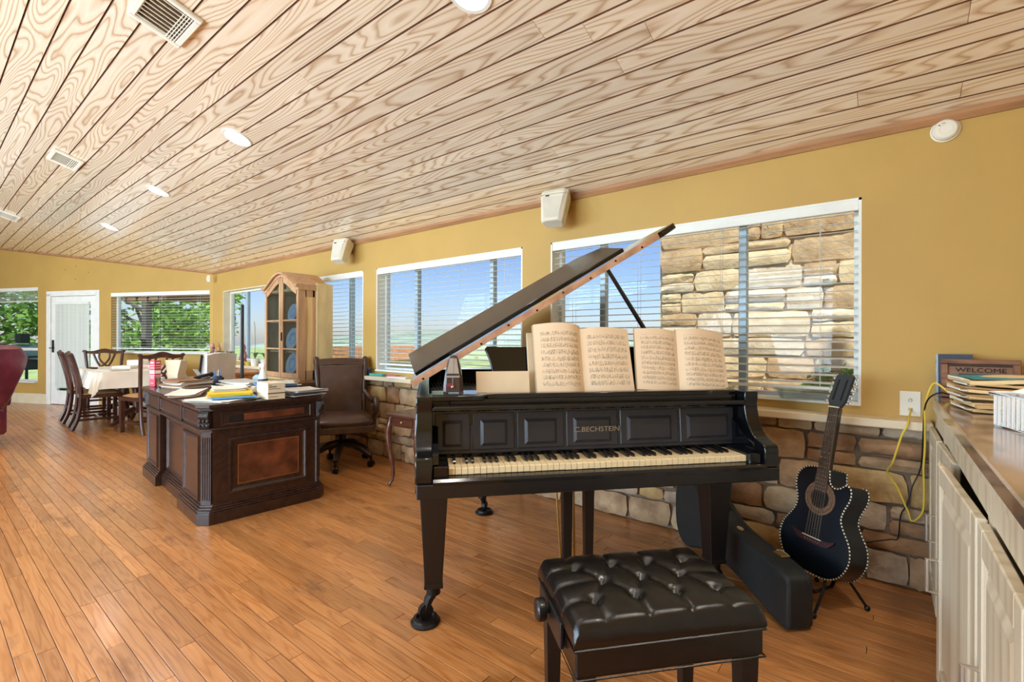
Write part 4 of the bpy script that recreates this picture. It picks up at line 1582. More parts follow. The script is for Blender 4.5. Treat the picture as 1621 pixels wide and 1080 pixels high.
# cushion sides with a slight bulge
per = [(-W2, -D2), (W2, -D2), (W2, D2), (-W2, D2)]
rings = []
side = []
for j in range(NX): side.append(g[0][j])
for j in range(1, NY): side.append(g[j][NX - 1])
for j in range(NX - 2, -1, -1): side.append(g[NY - 1][j])
for j in range(NY - 2, 0, -1): side.append(g[j][0])
for (k_, s_) in ((0, 1.0), (0.25, 1.012), (0.6, 1.014), (1.0, 0.995)):
    rings.append([(p[0] * s_, p[1] * s_, p[2] * (1 - k_) + 0.418 * k_) for p in side])
mb.loft([list(r_) for r_ in rings], cap=False)
mb.build('cushion', LEATH, t, smooth=80)
for tx_, ty_ in tufts:
    MB().ball((tx_, ty_, topz(tx_, ty_) + 0.001), 0.0075, 10, 6, (1, 1, .5)).build('button', LEATH, t, smooth=80)
MB().tube([(-W2, -D2, .418), (W2, -D2, .418), (W2, D2, .418), (-W2, D2, .418)], 0.004, 6, closed=True).build('piping', LEATH, t)
MB().box((0, 0, 0.382), (2 * W2 - 0.006, 2 * D2 - 0.006, 0.072), ch=0.004).build('apron', LEATH, t, smooth=0)
MB().tube([(-W2, -D2, .346), (W2, -D2, .346), (W2, D2, .346), (-W2, D2, .346)], 0.003, 6, closed=True).build('piping', LEATH, t)
for sx in (-1, 1):
    for sy in (-1, 1):
        x, y = sx * (W2 - 0.035), sy * (D2 - 0.035)
        MB().loft([[(x + s * a, y + s * b2, z) for a, b2 in ((-1, -1), (1, -1), (1, 1), (-1, 1))] for s, z in ((0.017, 0.0), (0.024, 0.35))]).build('leg', SATB, t, smooth=0)
k_ = MB().lathe([(0.0, 0.0), (0.012, 0.0), (0.012, 0.014), (0.028, 0.016), (0.031, 0.022), (0.031, 0.038), (0.027, 0.043), (0.0, 0.044)], 18, M4=Matrix.Translation((-W2 - 0.004, 0.03, 0.408)) @ Matrix.Rotation(-pi / 2, 4, 'Y'))
k_.build('height_knob', SATB, t)
MB().box((-W2 - 0.005, 0.02, 0.400), (0.012, 0.22, 0.070), ch=0.003).build('side_plate', SATB, t, smooth=0)

# ================================================================== guitar, stand, case
GBL = M('guitar_black', (14, 20, 28), 0.30, coat=0.25, var=0.1)
FRETB = M('fretboard_wood', (74, 52, 40), 0.5, var=0.15)
ROSET = M('rosette', (112, 84, 62), 0.5, var=0.3, scale=120)
DKRED = M('bridge_rosewood', (60, 28, 28), 0.4, var=0.15)
CRM = M('cream_binding', (220, 206, 176), 0.5)
NICK = M('nickel', (214, 210, 202), 0.25, 0.9)
gx, gy, gz = -0.272, 2.505, 0.134
GN = Vector((-0.60, -0.80, 0)).normalized()
GM = Matrix.Translation((gx, gy, gz)) @ Matrix.Rotation(math.atan2(GN.y, GN.x) + pi / 2, 4, 'Z') @ Matrix.Rotation(radians(-13), 4, 'X') @ Matrix.Rotation(radians(-1), 4, 'Y')
t = thing('guitar', 'black twelve-string cutaway guitar with rope-pattern binding on a stand', 'guitar')
t.matrix_world = GM @ Matrix.Scale(0.94, 4)
half = [(0.0, 0.0), (0.09, 0.006), (0.155, 0.045), (0.188, 0.115), (0.180, 0.185), (0.142, 0.245), (0.122, 0.285)]
rightside = half + [(0.128, 0.33), (0.150, 0.39), (0.146, 0.435), (0.122, 0.448), (0.096, 0.428), (0.066, 0.420), (0.040, 0.440), (0.030, 0.49)]
leftside = [(-x, z) for x, z in half] + [(-0.122, 0.33), (-0.142, 0.39), (-0.138, 0.445), (-0.10, 0.485), (-0.045, 0.498), (-0.028, 0.498)]
outl = [(p.x, p.y) for p in spline([(x, z, 0) for x, z in rightside], 5)] + [(0.03, 0.497), (-0.028, 0.499)] + [(p.x, p.y) for p in reversed(spline([(x, z, 0) for x, z in leftside], 5))][1:-1]
GD = 0.105
MB().prism(outl, 0.0, GD, 'Y').build('body', GBL, t, smooth=40)
# rope binding: alternating cream and dark beads
for yy in (-0.001, GD):
    mb = MB()
    P_ = [Vector((x, yy, z)) for x, z in outl]
    # resample
    tot = 0; pts = [P_[0]]; step = 0.0075; acc = 0
    for a, b2 in zip(P_, P_[1:] + [P_[0]]):
        d = (b2 - a).length
        while acc + d >= step and d > 1e-9:
            r_ = (step - acc) / d
            a = a + (b2 - a) * r_; pts.append(a); d = (b2 - a).length; acc = 0
        acc += d
    for i, p in enumerate(pts[:-1]):
        mb.mi(i % 2); q = pts[i + 1]
        mb.tube([p, q], 0.0034, 5)
    mb.build('rope_binding', [CRM, IRON], t)
MB().lathe([(0.0, 0.0), (0.046, 0.0), (0.046, 0.0014), (0.0, 0.0014)], 32, M4=Matrix.Translation((0, 0, 0.355)) @ Matrix.Rotation(pi / 2, 4, 'X')).build('sound_hole', M('hole_dark', (6, 6, 8), 0.9), t)
mb = MB()
for (ri, ro) in ((0.048, 0.066), (0.068, 0.080)):
    mb.lathe([(ri, 0.0), (ri, 0.0022), (ro, 0.0022), (ro, 0.0)], 40, M4=Matrix.Translation((0, 0, 0.355)) @ Matrix.Rotation(pi / 2, 4, 'X'), cap=False)
mb.build('rosette', ROSET, t)
br = spline([(-0.115, 0.180, 0), (-0.090, 0.150, 0), (-0.06, 0.140, 0), (0, 0.138, 0), (0.06, 0.140, 0), (0.09, 0.150, 0), (0.115, 0.180, 0), (0.085, 0.172, 0), (0.055, 0.168, 0), (0, 0.168, 0), (-0.055, 0.168, 0), (-0.085, 0.172, 0), (-0.115, 0.180, 0)], 3)[:-1]
MB().prism([(p.x, p.y) for p in br], -0.010, 0.0, 'Y').build('bridge', DKRED, t, smooth=30)
MB().box((0, -0.012, 0.166), (0.10, 0.006, 0.004)).build('saddle', CRM, t, smooth=0)
for i in range(6):
    MB().ball((-0.035 + i * 0.014, -0.011, 0.150), 0.0028, 6, 5).build('bridge_pin', NICK, t)
# neck + fretboard + head
MB().loft([[(-0.026, -0.002, z), (0.026, -0.002, z), (0.018, 0.026, z), (-0.018, 0.026, z)] for z in (0.44, 0.80)]).build('neck', GBL, t, smooth=30)
fb_ = MB().prism([(-0.030, 0.385), (0.030, 0.385), (0.025, 0.80), (-0.025, 0.80)], -0.009, -0.001, 'Y').build('fretboard', FRETB, t, smooth=0)
for i in range(16):
    z = 0.80 - 0.58 * (1 - 2 ** (-(i + 1) / 12.0)) * 1.16
    if z > 0.39:
        MB().cyl((-0.027, -0.0095, z), (0.027, -0.0095, z), 0.0012, n=5).build('fret', NICK, fb_)
MB().box((0, -0.008, 0.803), (0.052, 0.008, 0.006)).build('nut', CRM, t, smooth=0)
HM = Matrix.Translation((0, 0.0, 0.803)) @ Matrix.Rotation(radians(-12), 4, 'X')
hd = [(-0.028, 0.0), (0.028, 0.0), (0.042, 0.03), (0.044, 0.165), (0.030, 0.178), (0.015, 0.172), (0, 0.182), (-0.015, 0.172), (-0.030, 0.178), (-0.044, 0.165), (-0.042, 0.03)]
head = MB().prism(hd, -0.006, 0.010, 'Y', HM).build('headstock', M('head_grey', (52, 56, 58), 0.4), t, smooth=0)
for sx in (-1, 1):
    MB().box((sx * 0.021, -0.0066, 0.09), (0.010, 0.002, 0.11), ch=0.0008).xf(HM).build('tuner_slot', M('hole_dark', (6, 6, 8), 0.9), head, smooth=0)
    for i in range(6):
        mb = MB().cyl((sx * 0.044, 0.004, 0.03 + i * 0.025), (sx * 0.056, 0.004, 0.03 + i * 0.025), 0.0022, n=6)
        mb.ball((sx * 0.062, 0.004, 0.03 + i * 0.025), 0.0085, 8, 6, (1, .6, .9)).xf(HM).build('tuning_peg', NICK, head)
for i in range(12):
    x = -0.022 + (i // 2) * 0.0088 + (i % 2) * 0.0026
    MB().tube([(x * 1.6, -0.0145, 0.166), (x, -0.0115, 0.803)], 0.0006, 4).build('string', STRM, t)

# stand
STD = M('stand_black', (22, 22, 24), 0.4, 0.3)
t = thing('guitar_stand', 'black wire folding stand under the guitar', 'stand', (gx, gy, 0), math.atan2(GN.y, GN.x) + pi / 2)
for sx in (-1, 1):
    MB().tube([(sx * 0.06, 0.05, 0.19), (sx * 0.085, -0.01, 0.085), (sx * 0.11, -0.085, 0.012)], 0.006, 8).build('front_leg', STD, t)
    MB().tube([(sx * 0.06, 0.09, 0.20), (sx * 0.10, 0.14, 0.10), (sx * 0.125, 0.19, 0.012)], 0.006, 8).build('rear_leg', STD, t)
    MB().tube([(sx * 0.05, 0.11, 0.135), (sx * 0.075, 0.05, 0.098), (sx * 0.075, -0.045, 0.088), (sx * 0.07, -0.065, 0.12)], 0.0075, 8).build('cradle_arm', STD, t)
    MB().ball((sx * 0.11, -0.085, 0.012), 0.012, 8, 6).build('foot', STD, t)
    MB().ball((sx * 0.125, 0.19, 0.012), 0.012, 8, 6).build('foot', STD, t)
MB().tube([(-0.11, -0.085, 0.014), (0.11, -0.085, 0.014)], 0.005, 8).build('crossbar', STD, t)
MB().tube([(-0.06, 0.09, 0.20), (-0.04, 0.13, 0.30), (0.04, 0.13, 0.30), (0.06, 0.09, 0.20)], 0.006, 8).build('upper_yoke', STD, t)

# hard case lying on its side
CASM = M('case_vinyl', (27, 31, 32), 0.55, var=0.12, scale=30, bump=0.2, bscale=300)
CASD = M('case_vinyl_side', (24, 24, 27), 0.55, var=0.12, scale=30, bump=0.2, bscale=300)
CA = math.atan2(0.68, -0.733)
t = thing('guitar_case', 'black guitar hard case lying on its side behind the piano leg', 'guitar case', (-0.262, 2.222, 0.0), CA)
# profile in (x along, z): centre line rises from head to body
def czc(x): return 0.112 + 0.095 * min(1, x / 0.62)
hw = spline([(0.0, 0.085, 0), (0.02, 0.108, 0), (0.12, 0.112, 0), (0.30, 0.098, 0), (0.42, 0.10, 0), (0.48, 0.125, 0), (0.55, 0.150, 0), (0.62, 0.140, 0), (0.70, 0.165, 0), (0.78, 0.195, 0), (0.86, 0.180, 0), (0.905, 0.12, 0), (0.92, 0.05, 0)], 4)
prof = [(p.x, max(0.001, czc(p.x) - p.y)) for p in hw] + [(p.x, czc(p.x) + p.y) for p in reversed(hw)]
MB().prism(prof, -0.058, 0.058, 'Y').build('shell', [CASM], t, smooth=40, bev=0.012)
for yy in (-0.030,):
    mb = MB().tube([(p.x, yy, czc(p.x) + p.y + 0.0005) for p in hw], 0.0028, 6)
    mb.build('seam', NICK if False else CASD, t)
MB().tube([(0.50, 0.0, czc(.5) + .130), (0.495, 0.0, czc(.5) + .165), (0.54, 0.0, czc(.55) + .19), (0.62, 0.0, czc(.6) + .182), (0.64, 0.0, czc(.62) + .145)], 0.010, 8).build('handle', CASD, t)
for (x, z) in ((0.50, czc(.5) + .128), (0.64, czc(.64) + .142)):
    MB().box((x, 0, z + .008), (0.03, 0.03, 0.02), ch=0.003).build('handle_mount', IRON, t, smooth=0)
MB().lathe([(0.0, 0.0), (0.016, 0.0), (0.016, 0.002), (0.0, 0.003)], 20, M4=Matrix.Translation((0.385, 0.004, czc(.385) + .098)) @ Matrix.Rotation(-0.15, 4, 'Y') @ Matrix.Diagonal((1.2, 0.8, 1, 1))).build('badge', M('brass_pale', (206, 186, 130), 0.4, 0.5), t)
MB().box((0.15, -0.03, czc(.15) + .113), (0.055, 0.04, 0.008), ch=0.002).build('latch', BRASS, t, smooth=0)
MB().tube([(0.13, -0.045, czc(.15) + .118), (0.17, -0.045, czc(.15) + .120), (0.17, -0.02, czc(.15) + .122)], 0.003, 6).build('latch_loop', NICK, t)

# ================================================================== base cabinets and granite worktop on the right
random.seed(33)
MAPLE = wood('pale_maple', [(186, 166, 136), (204, 188, 162), (212, 198, 174)], 0.38, 'Object', 2, (6.0, 6.0, 0.6), 5.0, 0.8, 0.35, bump=0.02)
MAPD = M('maple_groove', (158, 112, 66), 0.5, var=0.1)
GRAN = M('granite_brown', (84, 64, 54), 0.16, col2=(168, 138, 118), scale=7, stretch=(2.5, 1, 1), coat=0.4)
STEEL = M('brushed_steel', (206, 202, 192), 0.3, 0.9)
CX = 0.175          # face of the cabinets
DZ0, DZ1 = 0.115, 0.795


def cab_door(parent, y0, y1, swing=0.0, hinge='far', handle='near'):
    """door in the plane x = CX; swing in radians about one vertical edge, opening towards -x"""
    w = y1 - y0
    hy = y1 if hinge == 'far' else y0
    sg = -1.0 if hinge == 'far' else 1.0
    T = Matrix.Translation((CX, hy, 0)) @ Matrix.Rotation(swing * sg * -1.0 * -1.0, 4, 'Z')
    # local: door runs along sg*y from the hinge, front at -x
    def R(a, b2, z0, z1, x0, x1, ch=0.0):
        ya, yb = sg * a, sg * b2
        return MB().box(((x0 + x1) / 2, (ya + yb) / 2, (z0 + z1) / 2), (x1 - x0, abs(yb - ya), z1 - z0), ch=ch)
    st = 0.058
    mb = MB()
    for q in (R(0.0015, st, DZ0, DZ1, -0.020, 0.0, 0.003), R(w - st, w - 0.0015, DZ0, DZ1, -0.020, 0, 0.003), R(st, w - st, DZ1 - st, DZ1, -0.020, 0, 0.003), R(st, w - st, DZ0, DZ0 + st, -0.020, 0, 0.003)):
        mb._add(q.v, q.f)
    d = mb.xf(T).build('door', MAPLE, parent, smooth=0)
    R(st - .004, w - st + .004, DZ0 + st - .004, DZ1 - st + .004, -0.010, -0.002).xf(T).build('panel_field', MAPD, d, smooth=0)
    ya, yb = sg * (st + .014), sg * (w - st - .014)
    z0, z1 = DZ0 + st + .014, DZ1 - st - .014
    i = 0.026 * sg
    MB().loft([[(-0.009, ya, z0), (-0.009, yb, z0), (-0.009, yb, z1), (-0.009, ya, z1)],
               [(-0.018, ya + i, z0 + .026), (-0.018, yb - i, z0 + .026), (-0.018, yb - i, z1 - .026), (-0.018, ya + i, z1 - .026)]]).xf(T).build('raised_panel', MAPLE, d, smooth=0)
    hyy = sg * (w - 0.03)
    zc = 0.445
    MB().tube([(-0.020, hyy, zc - .05), (-0.046, hyy, zc - .05), (-0.046, hyy, zc + .05), (-0.020, hyy, zc + .05)], 0.0055, 8).xf(T).build('pull', STEEL, d)
    return d


def cab_unit(label, y0, y1):
    t = thing('base_cabinet', label, 'cabinet', group='pale maple base cabinets')
    th_ = 0.018
    mb = MB()
    mb.box((CX + 0.33, y0 + th_ / 2, 0.475), (0.62, th_, 0.77)); mb.box((CX + 0.33, y1 - th_ / 2, 0.475), (0.62, th_, 0.77))
    mb.box((CX + 0.33, (y0 + y1) / 2, 0.10), (0.62, y1 - y0 - 2 * th_, th_)); mb.box((CX + 0.63, (y0 + y1) / 2, 0.475), (0.014, y1 - y0 - 2 * th_, 0.73))
    mb.box((CX + 0.33, (y0 + y1) / 2, 0.46), (0.58, y1 - y0 - 2 * th_, th_))
    mb.build('carcass', MAPLE, t, smooth=0)
    mb = MB()
    for (a, b2, z0, z1) in ((y0, y0 + .03, .09, .875), (y1 - .03, y1, .09, .875), (y0 + .03, y1 - .03, .80, .875), (y0 + .03, y1 - .03, .09, .12)):
        mb.box((CX + 0.011, (a + b2) / 2, (z0 + z1) / 2), (0.018, b2 - a, z1 - z0))
    mb.build('face_frame', MAPLE, t, smooth=0)
    MB().box((CX + 0.37, (y0 + y1) / 2, 0.046), (0.56, y1 - y0 - 0.004, 0.088)).build('toe_kick', MAPD, t, smooth=0)
    return t


u1 = cab_unit('pale maple base cabinet next to the stone wall, one door shut', 2.42, 2.83)
cab_door(u1, 2.435, 2.815, 0.0, 'far')
u2 = cab_unit('pale maple base cabinet with its two doors standing ajar', 1.42, 2.415)
cab_door(u2, 2.02, 2.405, -radians(1.8), 'far')
cab_door(u2, 1.43, 2.005, radians(2.6), 'near')
u3 = cab_unit('pale maple base cabinet nearest the camera, cut by the right edge', 0.55, 1.415)
cab_door(u3, 0.985, 1.405, 0.0, 'near')
cab_door(u3, 0.56, 0.98, 0.0, 'far')
wt = thing('worktop', 'polished brown granite worktop with a pale wood front band', 'worktop', (0, 0, 0))
MB().box(((CX - 0.012 + 0.86) / 2, 1.70, 0.914), (0.86 - CX + 0.012, 2.28, 0.040), ch=0.004).build('slab', GRAN, wt, smooth=0)
MB().box((CX + 0.0, 1.70, 0.884), (0.014, 2.28, 0.018)).build('front_band', MAPLE, wt, smooth=0)

# ---- things on the worktop
WTZ = 0.9345
t = thing('wooden_sign', 'dark wooden frame reading WELCOME leaning on the yellow wall', 'sign', (0.315, 2.775, WTZ))
FRW = wood('frame_walnut', [(84, 52, 36), (116, 76, 54), (134, 92, 68)], 0.5, 'Object', 0, (3, 14, 14), 6, 0.8, 0.4)
TM = Matrix.Rotation(radians(-14), 4, 'X')
w_, h_ = 0.245, 0.168
mb = MB()
for (x0, x1, z0, z1) in ((-w_ / 2, w_ / 2, h_ - .022, h_), (-w_ / 2, w_ / 2, 0, .022), (-w_ / 2, -w_ / 2 + .024, .022, h_ - .022), (w_ / 2 - .024, w_ / 2, .022, h_ - .022)):
    mb.box(((x0 + x1) / 2, 0, (z0 + z1) / 2), (x1 - x0, 0.022, z1 - z0), ch=0.003)
mb.xf(TM).build('frame', FRW, t, smooth=0)
MB().box((0, 0.004, h_ / 2), (w_ - .04, 0.008, h_ - .04)).xf(TM).build('backboard', M('walnut_board', (136, 98, 74), 0.6, var=0.12, stretch=(1, 8, 8)), t, smooth=0)
for z in (h_ - 0.027, h_ - 0.066):
    MB().box((0, -0.0035, z), (w_ - .052 if z > .12 else 0.13, 0.006, 0.006)).xf(TM).build('inner_bead', M('bead_dark', (48, 32, 24), 0.6), t, smooth=0)
tx = text_mesh('WELCOME', 'lettering', M('letter_black', (26, 20, 18), 0.7), t, 0.0265, (0, 0, 0), (0, 0, 0), sx=1.2, ext=0.001)
tx.matrix_local = TM @ Matrix.Translation((0.003, -0.002, h_ - 0.047)) @ Matrix.Rotation(pi / 2, 4, 'X') @ Matrix.Diagonal((1.22, 1, 1, 1))

t = thing('upright_book', 'thin dark blue book standing against the wall behind the sign', 'book', (0.245, 2.868, WTZ))
MB().box((0, 0, 0.092), (0.115, 0.014, 0.184), rx=radians(-7)).build('cover', M('book_navy', (54, 66, 84), 0.5), t, smooth=0)
MB().box((-0.060, -0.001, 0.092), (0.006, 0.018, 0.182), rx=radians(-7)).build('spine', M('book_spine_pale', (168, 190, 206), 0.5), t, smooth=0)
for i, c in enumerate(((220, 180, 80), (200, 90, 60), (230, 226, 200), (60, 80, 120))):
    MB().box((-0.0632, -0.001 + (0.04 + i * .036 - .092) * 0.12, 0.04 + i * 0.036), (0.001, 0.010, 0.016)).build('spine_mark', M('spine_%d' % i, c, 0.5), t, smooth=0)

# tall heap of yellowed papers
t = thing('paper_heap', 'tall wavy heap of yellowed papers on the granite worktop', 'paper', (0.36, 2.36, WTZ + 0.004), radians(8))
YP = [M('old_paper_%d' % i, c, 0.85, var=0.08, scale=5, stretch=(1, 1, 30)) for i, c in enumerate([(210, 176, 122), (196, 156, 104), (222, 192, 142), (184, 142, 92)])]
z = 0.0
random.seed(5)
for k in range(11):
    h = random.uniform(0.006, 0.014)
    ox, oy = random.uniform(-.012, .012), random.uniform(-.012, .012)
    ph = random.uniform(0, 6)
    lo_, hi_ = [], []
    g = []
    for j in range(7):
        y = -0.13 + j * 0.26 / 6
        g.append([(x + ox, y + oy, z + h + 0.003 * sin(x * 16 + ph) * (1 + k * .08) + 0.0025 * sin(y * 20 + ph)) for x in [-0.15 + i * 0.3 / 10 for i in range(11)]])
    o = MB().sheet(g, h * 0.94).build('paper_layer', YP[k % 4], t, smooth=50)
    # curled pale page corners at the left edge
    if k % 2 == 0:
        gg = []
        for j in range(4):
            u = j / 3
            gg.append([(-0.15 + ox - 0.022 * sin(u * 1.9) - .002, y + oy, z + h * .8 + 0.010 * u * u - 0.004 * u) for y in [-0.13 + i * 0.05 for i in range(4)]])
        MB().sheet(gg, 0.0012).build('curled_corner', PAPW, o, smooth=50)
    z += h
g = []
for j in range(5):
    g.append([(x, -0.12 + j * .06, z + 0.004 + 0.004 * sin(x * 12)) for x in [-0.145 + i * .05 for i in range(4)]])
MB().sheet(g, 0.002).build('teal_page', M('teal_paper', (46, 132, 146), 0.7, var=0.2, scale=20), t, smooth=50)

# lattice basket at the right edge
t = thing('basket', 'white lattice basket at the right edge of the worktop', 'basket', (0.37, 1.90, WTZ), radians(20))
BW_ = M('basket_white', (238, 236, 232), 0.5, var=0.03)
ob = [(-.10, -.07), (.10, -.07), (.10, .07), (-.10, .07)]
mb = MB()
for z in (0.004, 0.094):
    mb.tube([(x * (1 + z), y * (1 + z), z) for x, y in ob], 0.006, 6, closed=True)
mb.build('rim', BW_, t)
MB().box((0, 0, 0.004), (0.19, 0.13, 0.006)).build('base', BW_, t, smooth=0)
mb = None
for i in range(12):
    x = -0.095 + i * 0.19 / 11
    for y in (-.07, .07):
        MB().box((x, y * 1.05, 0.049), (0.008, 0.004, 0.086)).build('stave', BW_, t, smooth=0)
for i in range(8):
    y = -0.065 + i * 0.13 / 7
    for x in (-.10, .10):
        MB().box((x * 1.05, y, 0.049), (0.004, 0.008, 0.086)).build('stave', BW_, t, smooth=0)
g = []
for j in range(7):
    g.append([(-0.09 + i * .03, -0.06 + j * .02, 0.096 + 0.035 * max(0, 1 - ((i - 3) / 3.4) ** 2) * max(0, 1 - ((j - 3) / 3.4) ** 2)) for i in range(7)])
MB().sheet(g, 0.003).build('cloth_liner', PAPW, t, smooth=60)

# ---- socket plate and cables
t = thing('socket_plate', 'white wall plate with a yellow network cable plugged in', 'socket', (0.095, DY, 0.877))
MB().box((0, -0.003, 0), (0.078, 0.006, 0.118), ch=0.002).build('plate', PLAST, t, smooth=0)
MB().lathe([(0.0, 0), (0.007, 0), (0.007, 0.006), (0.004, 0.010), (0, 0.010)], 12, M4=Matrix.Translation((0, -0.006, 0.018)) @ Matrix.Rotation(pi / 2, 4, 'X')).build('coax_jack', STEEL, t)
MB().box((0, -0.008, -0.026), (0.016, 0.006, 0.014)).build('network_jack', PLAS2, t, smooth=0)
YC = M('yellow_cable', (222, 190, 66), 0.5)
tag(MB().tube(spline([(0.095, DY - 0.014, 0.852), (0.094, DY - 0.045, 0.840), (0.088, DY - 0.11, 0.822), (0.080, DY - 0.148, 0.79), (0.06, DY - 0.152, 0.74), (0.03, DY - 0.15, 0.62), (0.01, DY - 0.10, 0.555), (0.045, DY - 0.09, 0.49), (0.085, DY - 0.09, 0.385), (0.10, DY - 0.10, 0.345), (0.135, DY - 0.12, 0.40), (0.140, DY - 0.13, 0.50), (0.138, DY - 0.13, 0.60), (0.142, DY - 0.14, 0.70), (0.140, DY - 0.18, 0.80), (0.140, DY - 0.20, 0.90), (0.165, DY - 0.20, 0.99), (0.198, DY - 0.215, 0.975), (0.222, DY - 0.225, 0.943)], 6), 0.0042, 6).build('network_cable', YC), 'yellow network cable looping from the wall plate to the worktop', 'cable')
tag(MB().tube(spline([(0.23, DY - 0.22, 0.943), (0.180, DY - 0.24, 0.955), (0.140, DY - 0.21, 0.90), (0.135, DY - 0.14, 0.74), (0.130, DY - 0.10, 0.60), (0.10, DY - 0.09, 0.50), (0.085, DY - 0.09, 0.42), (0.06, DY - 0.085, 0.36), (0.05, DY - 0.085, 0.25), (0.02, DY - 0.085, 0.235), (-0.06, DY - 0.10, 0.205), (-0.14, DY - 0.10, 0.15), (-0.22, DY - 0.08, 0.06), (-0.30, DY - 0.08, 0.008)], 6), 0.003, 6).build('power_cable', STD), 'thin black power cable hanging in front of the stone wall', 'cable')

# ---- clear glass dish and small things on the ledge
CLEAR = glassmat('clear_glass', (226, 238, 240), 0.14, 0.03)
t = thing('glass_dish', 'clear glass baking dish on the window ledge behind the guitar', 'dish', (-0.33, 2.925, 0.868), 0)
mb = MB()
o1 = [(-.125, -.06), (.125, -.06), (.125, .06), (-.125, .06)]
mb.loft([[(x * .88, y * .8, 0.0) for x, y in o1], [(x, y, .045) for x, y in o1], [(x * 1.06, y * 1.08, .048) for x, y in o1], [(x * 1.06, y * 1.08, .052) for x, y in o1], [(x * .96, y * .94, .050) for x, y in o1], [(x * .84, y * .74, .006) for x, y in o1]])
mb.build('bowl', CLEAR, t, smooth=30)
for sx in (-1, 1):
    MB().box((sx * 0.142, 0, 0.050), (0.02, 0.06, 0.006), ch=0.002).build('handle', CLEAR, t, smooth=0)
LG = 0.8065
tag(MB().box((0, 0, 0.012), (0.20, 0.06, 0.024), ch=0.008).xf(Matrix.Translation((-4.00, 2.90, LG)) @ Matrix.Rotation(.05, 4, 'Z')).build('pencil_case', M('teal_plastic', (70, 170, 160), 0.4)), 'teal pencil case on the window ledge', 'case')
tag(MB().box((0, 0, 0.010), (0.18, 0.06, 0.02), ch=0.006).xf(Matrix.Translation((-3.76, 2.91, LG)) @ Matrix.Rotation(-.1, 4, 'Z')).build('wallet', M('pink_leather', (190, 96, 130), 0.5)), 'pink wallet on the window ledge', 'wallet')
tag(MB().box((0, 0, 0.006), (0.24, 0.12, 0.012)).xf(Matrix.Translation((-3.62, 2.885, LG)) @ Matrix.Rotation(.15, 4, 'Z')).build('booklet', PAPW, smooth=0), 'white booklet on the window ledge beside the pink wallet', 'booklet')
t = thing('toy', 'small dark toy on the window ledge behind the office chair', 'toy', (-4.15, 2.90, LG))
MB().ball((0, 0, 0.028), 0.028, 10, 8, (1.2, .9, 1)).build('body', M('toy_dark', (40, 50, 66), 0.6), t)
MB().ball((0.024, 0, 0.062), 0.018, 10, 8).build('head', M('toy_dark', (40, 50, 66), 0.6), t)

# ================================================================== executive desk
random.seed(11)
DW = wood('desk_mahogany', [(34, 20, 16), (47, 28, 22), (60, 37, 29)], 0.30, 'Object', 0, (1.2, 9, 9), 5, 0.8, 0.5, coat=0.25, bump=0.02)
BURL = M('walnut_burl', (66, 34, 20), 0.28, col2=(128, 72, 44), scale=9, coat=0.3)
INLAY = M('inlay_line', (158, 98, 58), 0.4)
CARV = M('carved_dark', (40, 26, 20), 0.4, var=0.25, scale=60, bump=0.8, bscale=90)
DKC, DKA = (-4.177, 1.587, 0.0), radians(-4.5)
desk = thing('executive_desk', 'dark carved mahogany executive desk covered in papers', 'desk', DKC, DKA)
HX_, HY_ = 0.845, 0.380     # half size of the carcass


def chamf(hx, hy, c):
    return [(-hx + c, -hy), (hx - c, -hy), (hx, -hy + c), (hx, hy - c), (hx - c, hy), (-hx + c, hy), (-hx, hy - c), (-hx, -hy + c)]


def chamf_pl(hx, hy, c, rec, x0, x1):
    """same with a recess in the -y face between x0 and x1"""
    return [(-hx + c, -hy), (x0, -hy), (x0, -hy + rec), (x1, -hy + rec), (x1, -hy), (hx - c, -hy), (hx, -hy + c), (hx, hy - c), (hx - c, hy), (-hx + c, hy), (-hx, hy - c), (-hx, -hy + c)]


RX0, RX1, RC = -0.34, 0.34, 0.045
MB().prism(chamf_pl(HX_, HY_, 0.05, RC, RX0, RX1), 0.10, 0.585).build('carcass', DW, desk, smooth=0)
mb = MB()
for (e, z0, z1) in ((0.032, 0.0, 0.075), (0.026, 0.075, 0.088), (0.018, 0.088, 0.102), (0.009, 0.102, 0.116)):
    mb.prism(chamf_pl(HX_ + e, HY_ + e, 0.055, RC, RX0 - e * -0.0, RX1), z0, z1)
mb.build('plinth', DW, desk, smooth=0, bev=0.003)
mb = MB()
for (e, z0, z1) in ((0.010, 0.580, 0.592), (0.018, 0.592, 0.602)):
    mb.prism(chamf(HX_ + e, HY_ + e, 0.055), z0, z1)
mb.build('waist_moulding', DW, desk, smooth=0, bev=0.003)
MB().prism(chamf(HX_, HY_, 0.052), 0.602, 0.715).build('frieze', DW, desk, smooth=0)
mb = MB()
for (e, z0, z1) in ((0.014, 0.714, 0.726), (0.030, 0.726, 0.738), (0.040, 0.738, 0.7615)):
    mb.prism(chamf(HX_ + e, HY_ + e, 0.06), z0, z1)
mb.build('desk_top', DW, desk, smooth=0, bev=0.004)


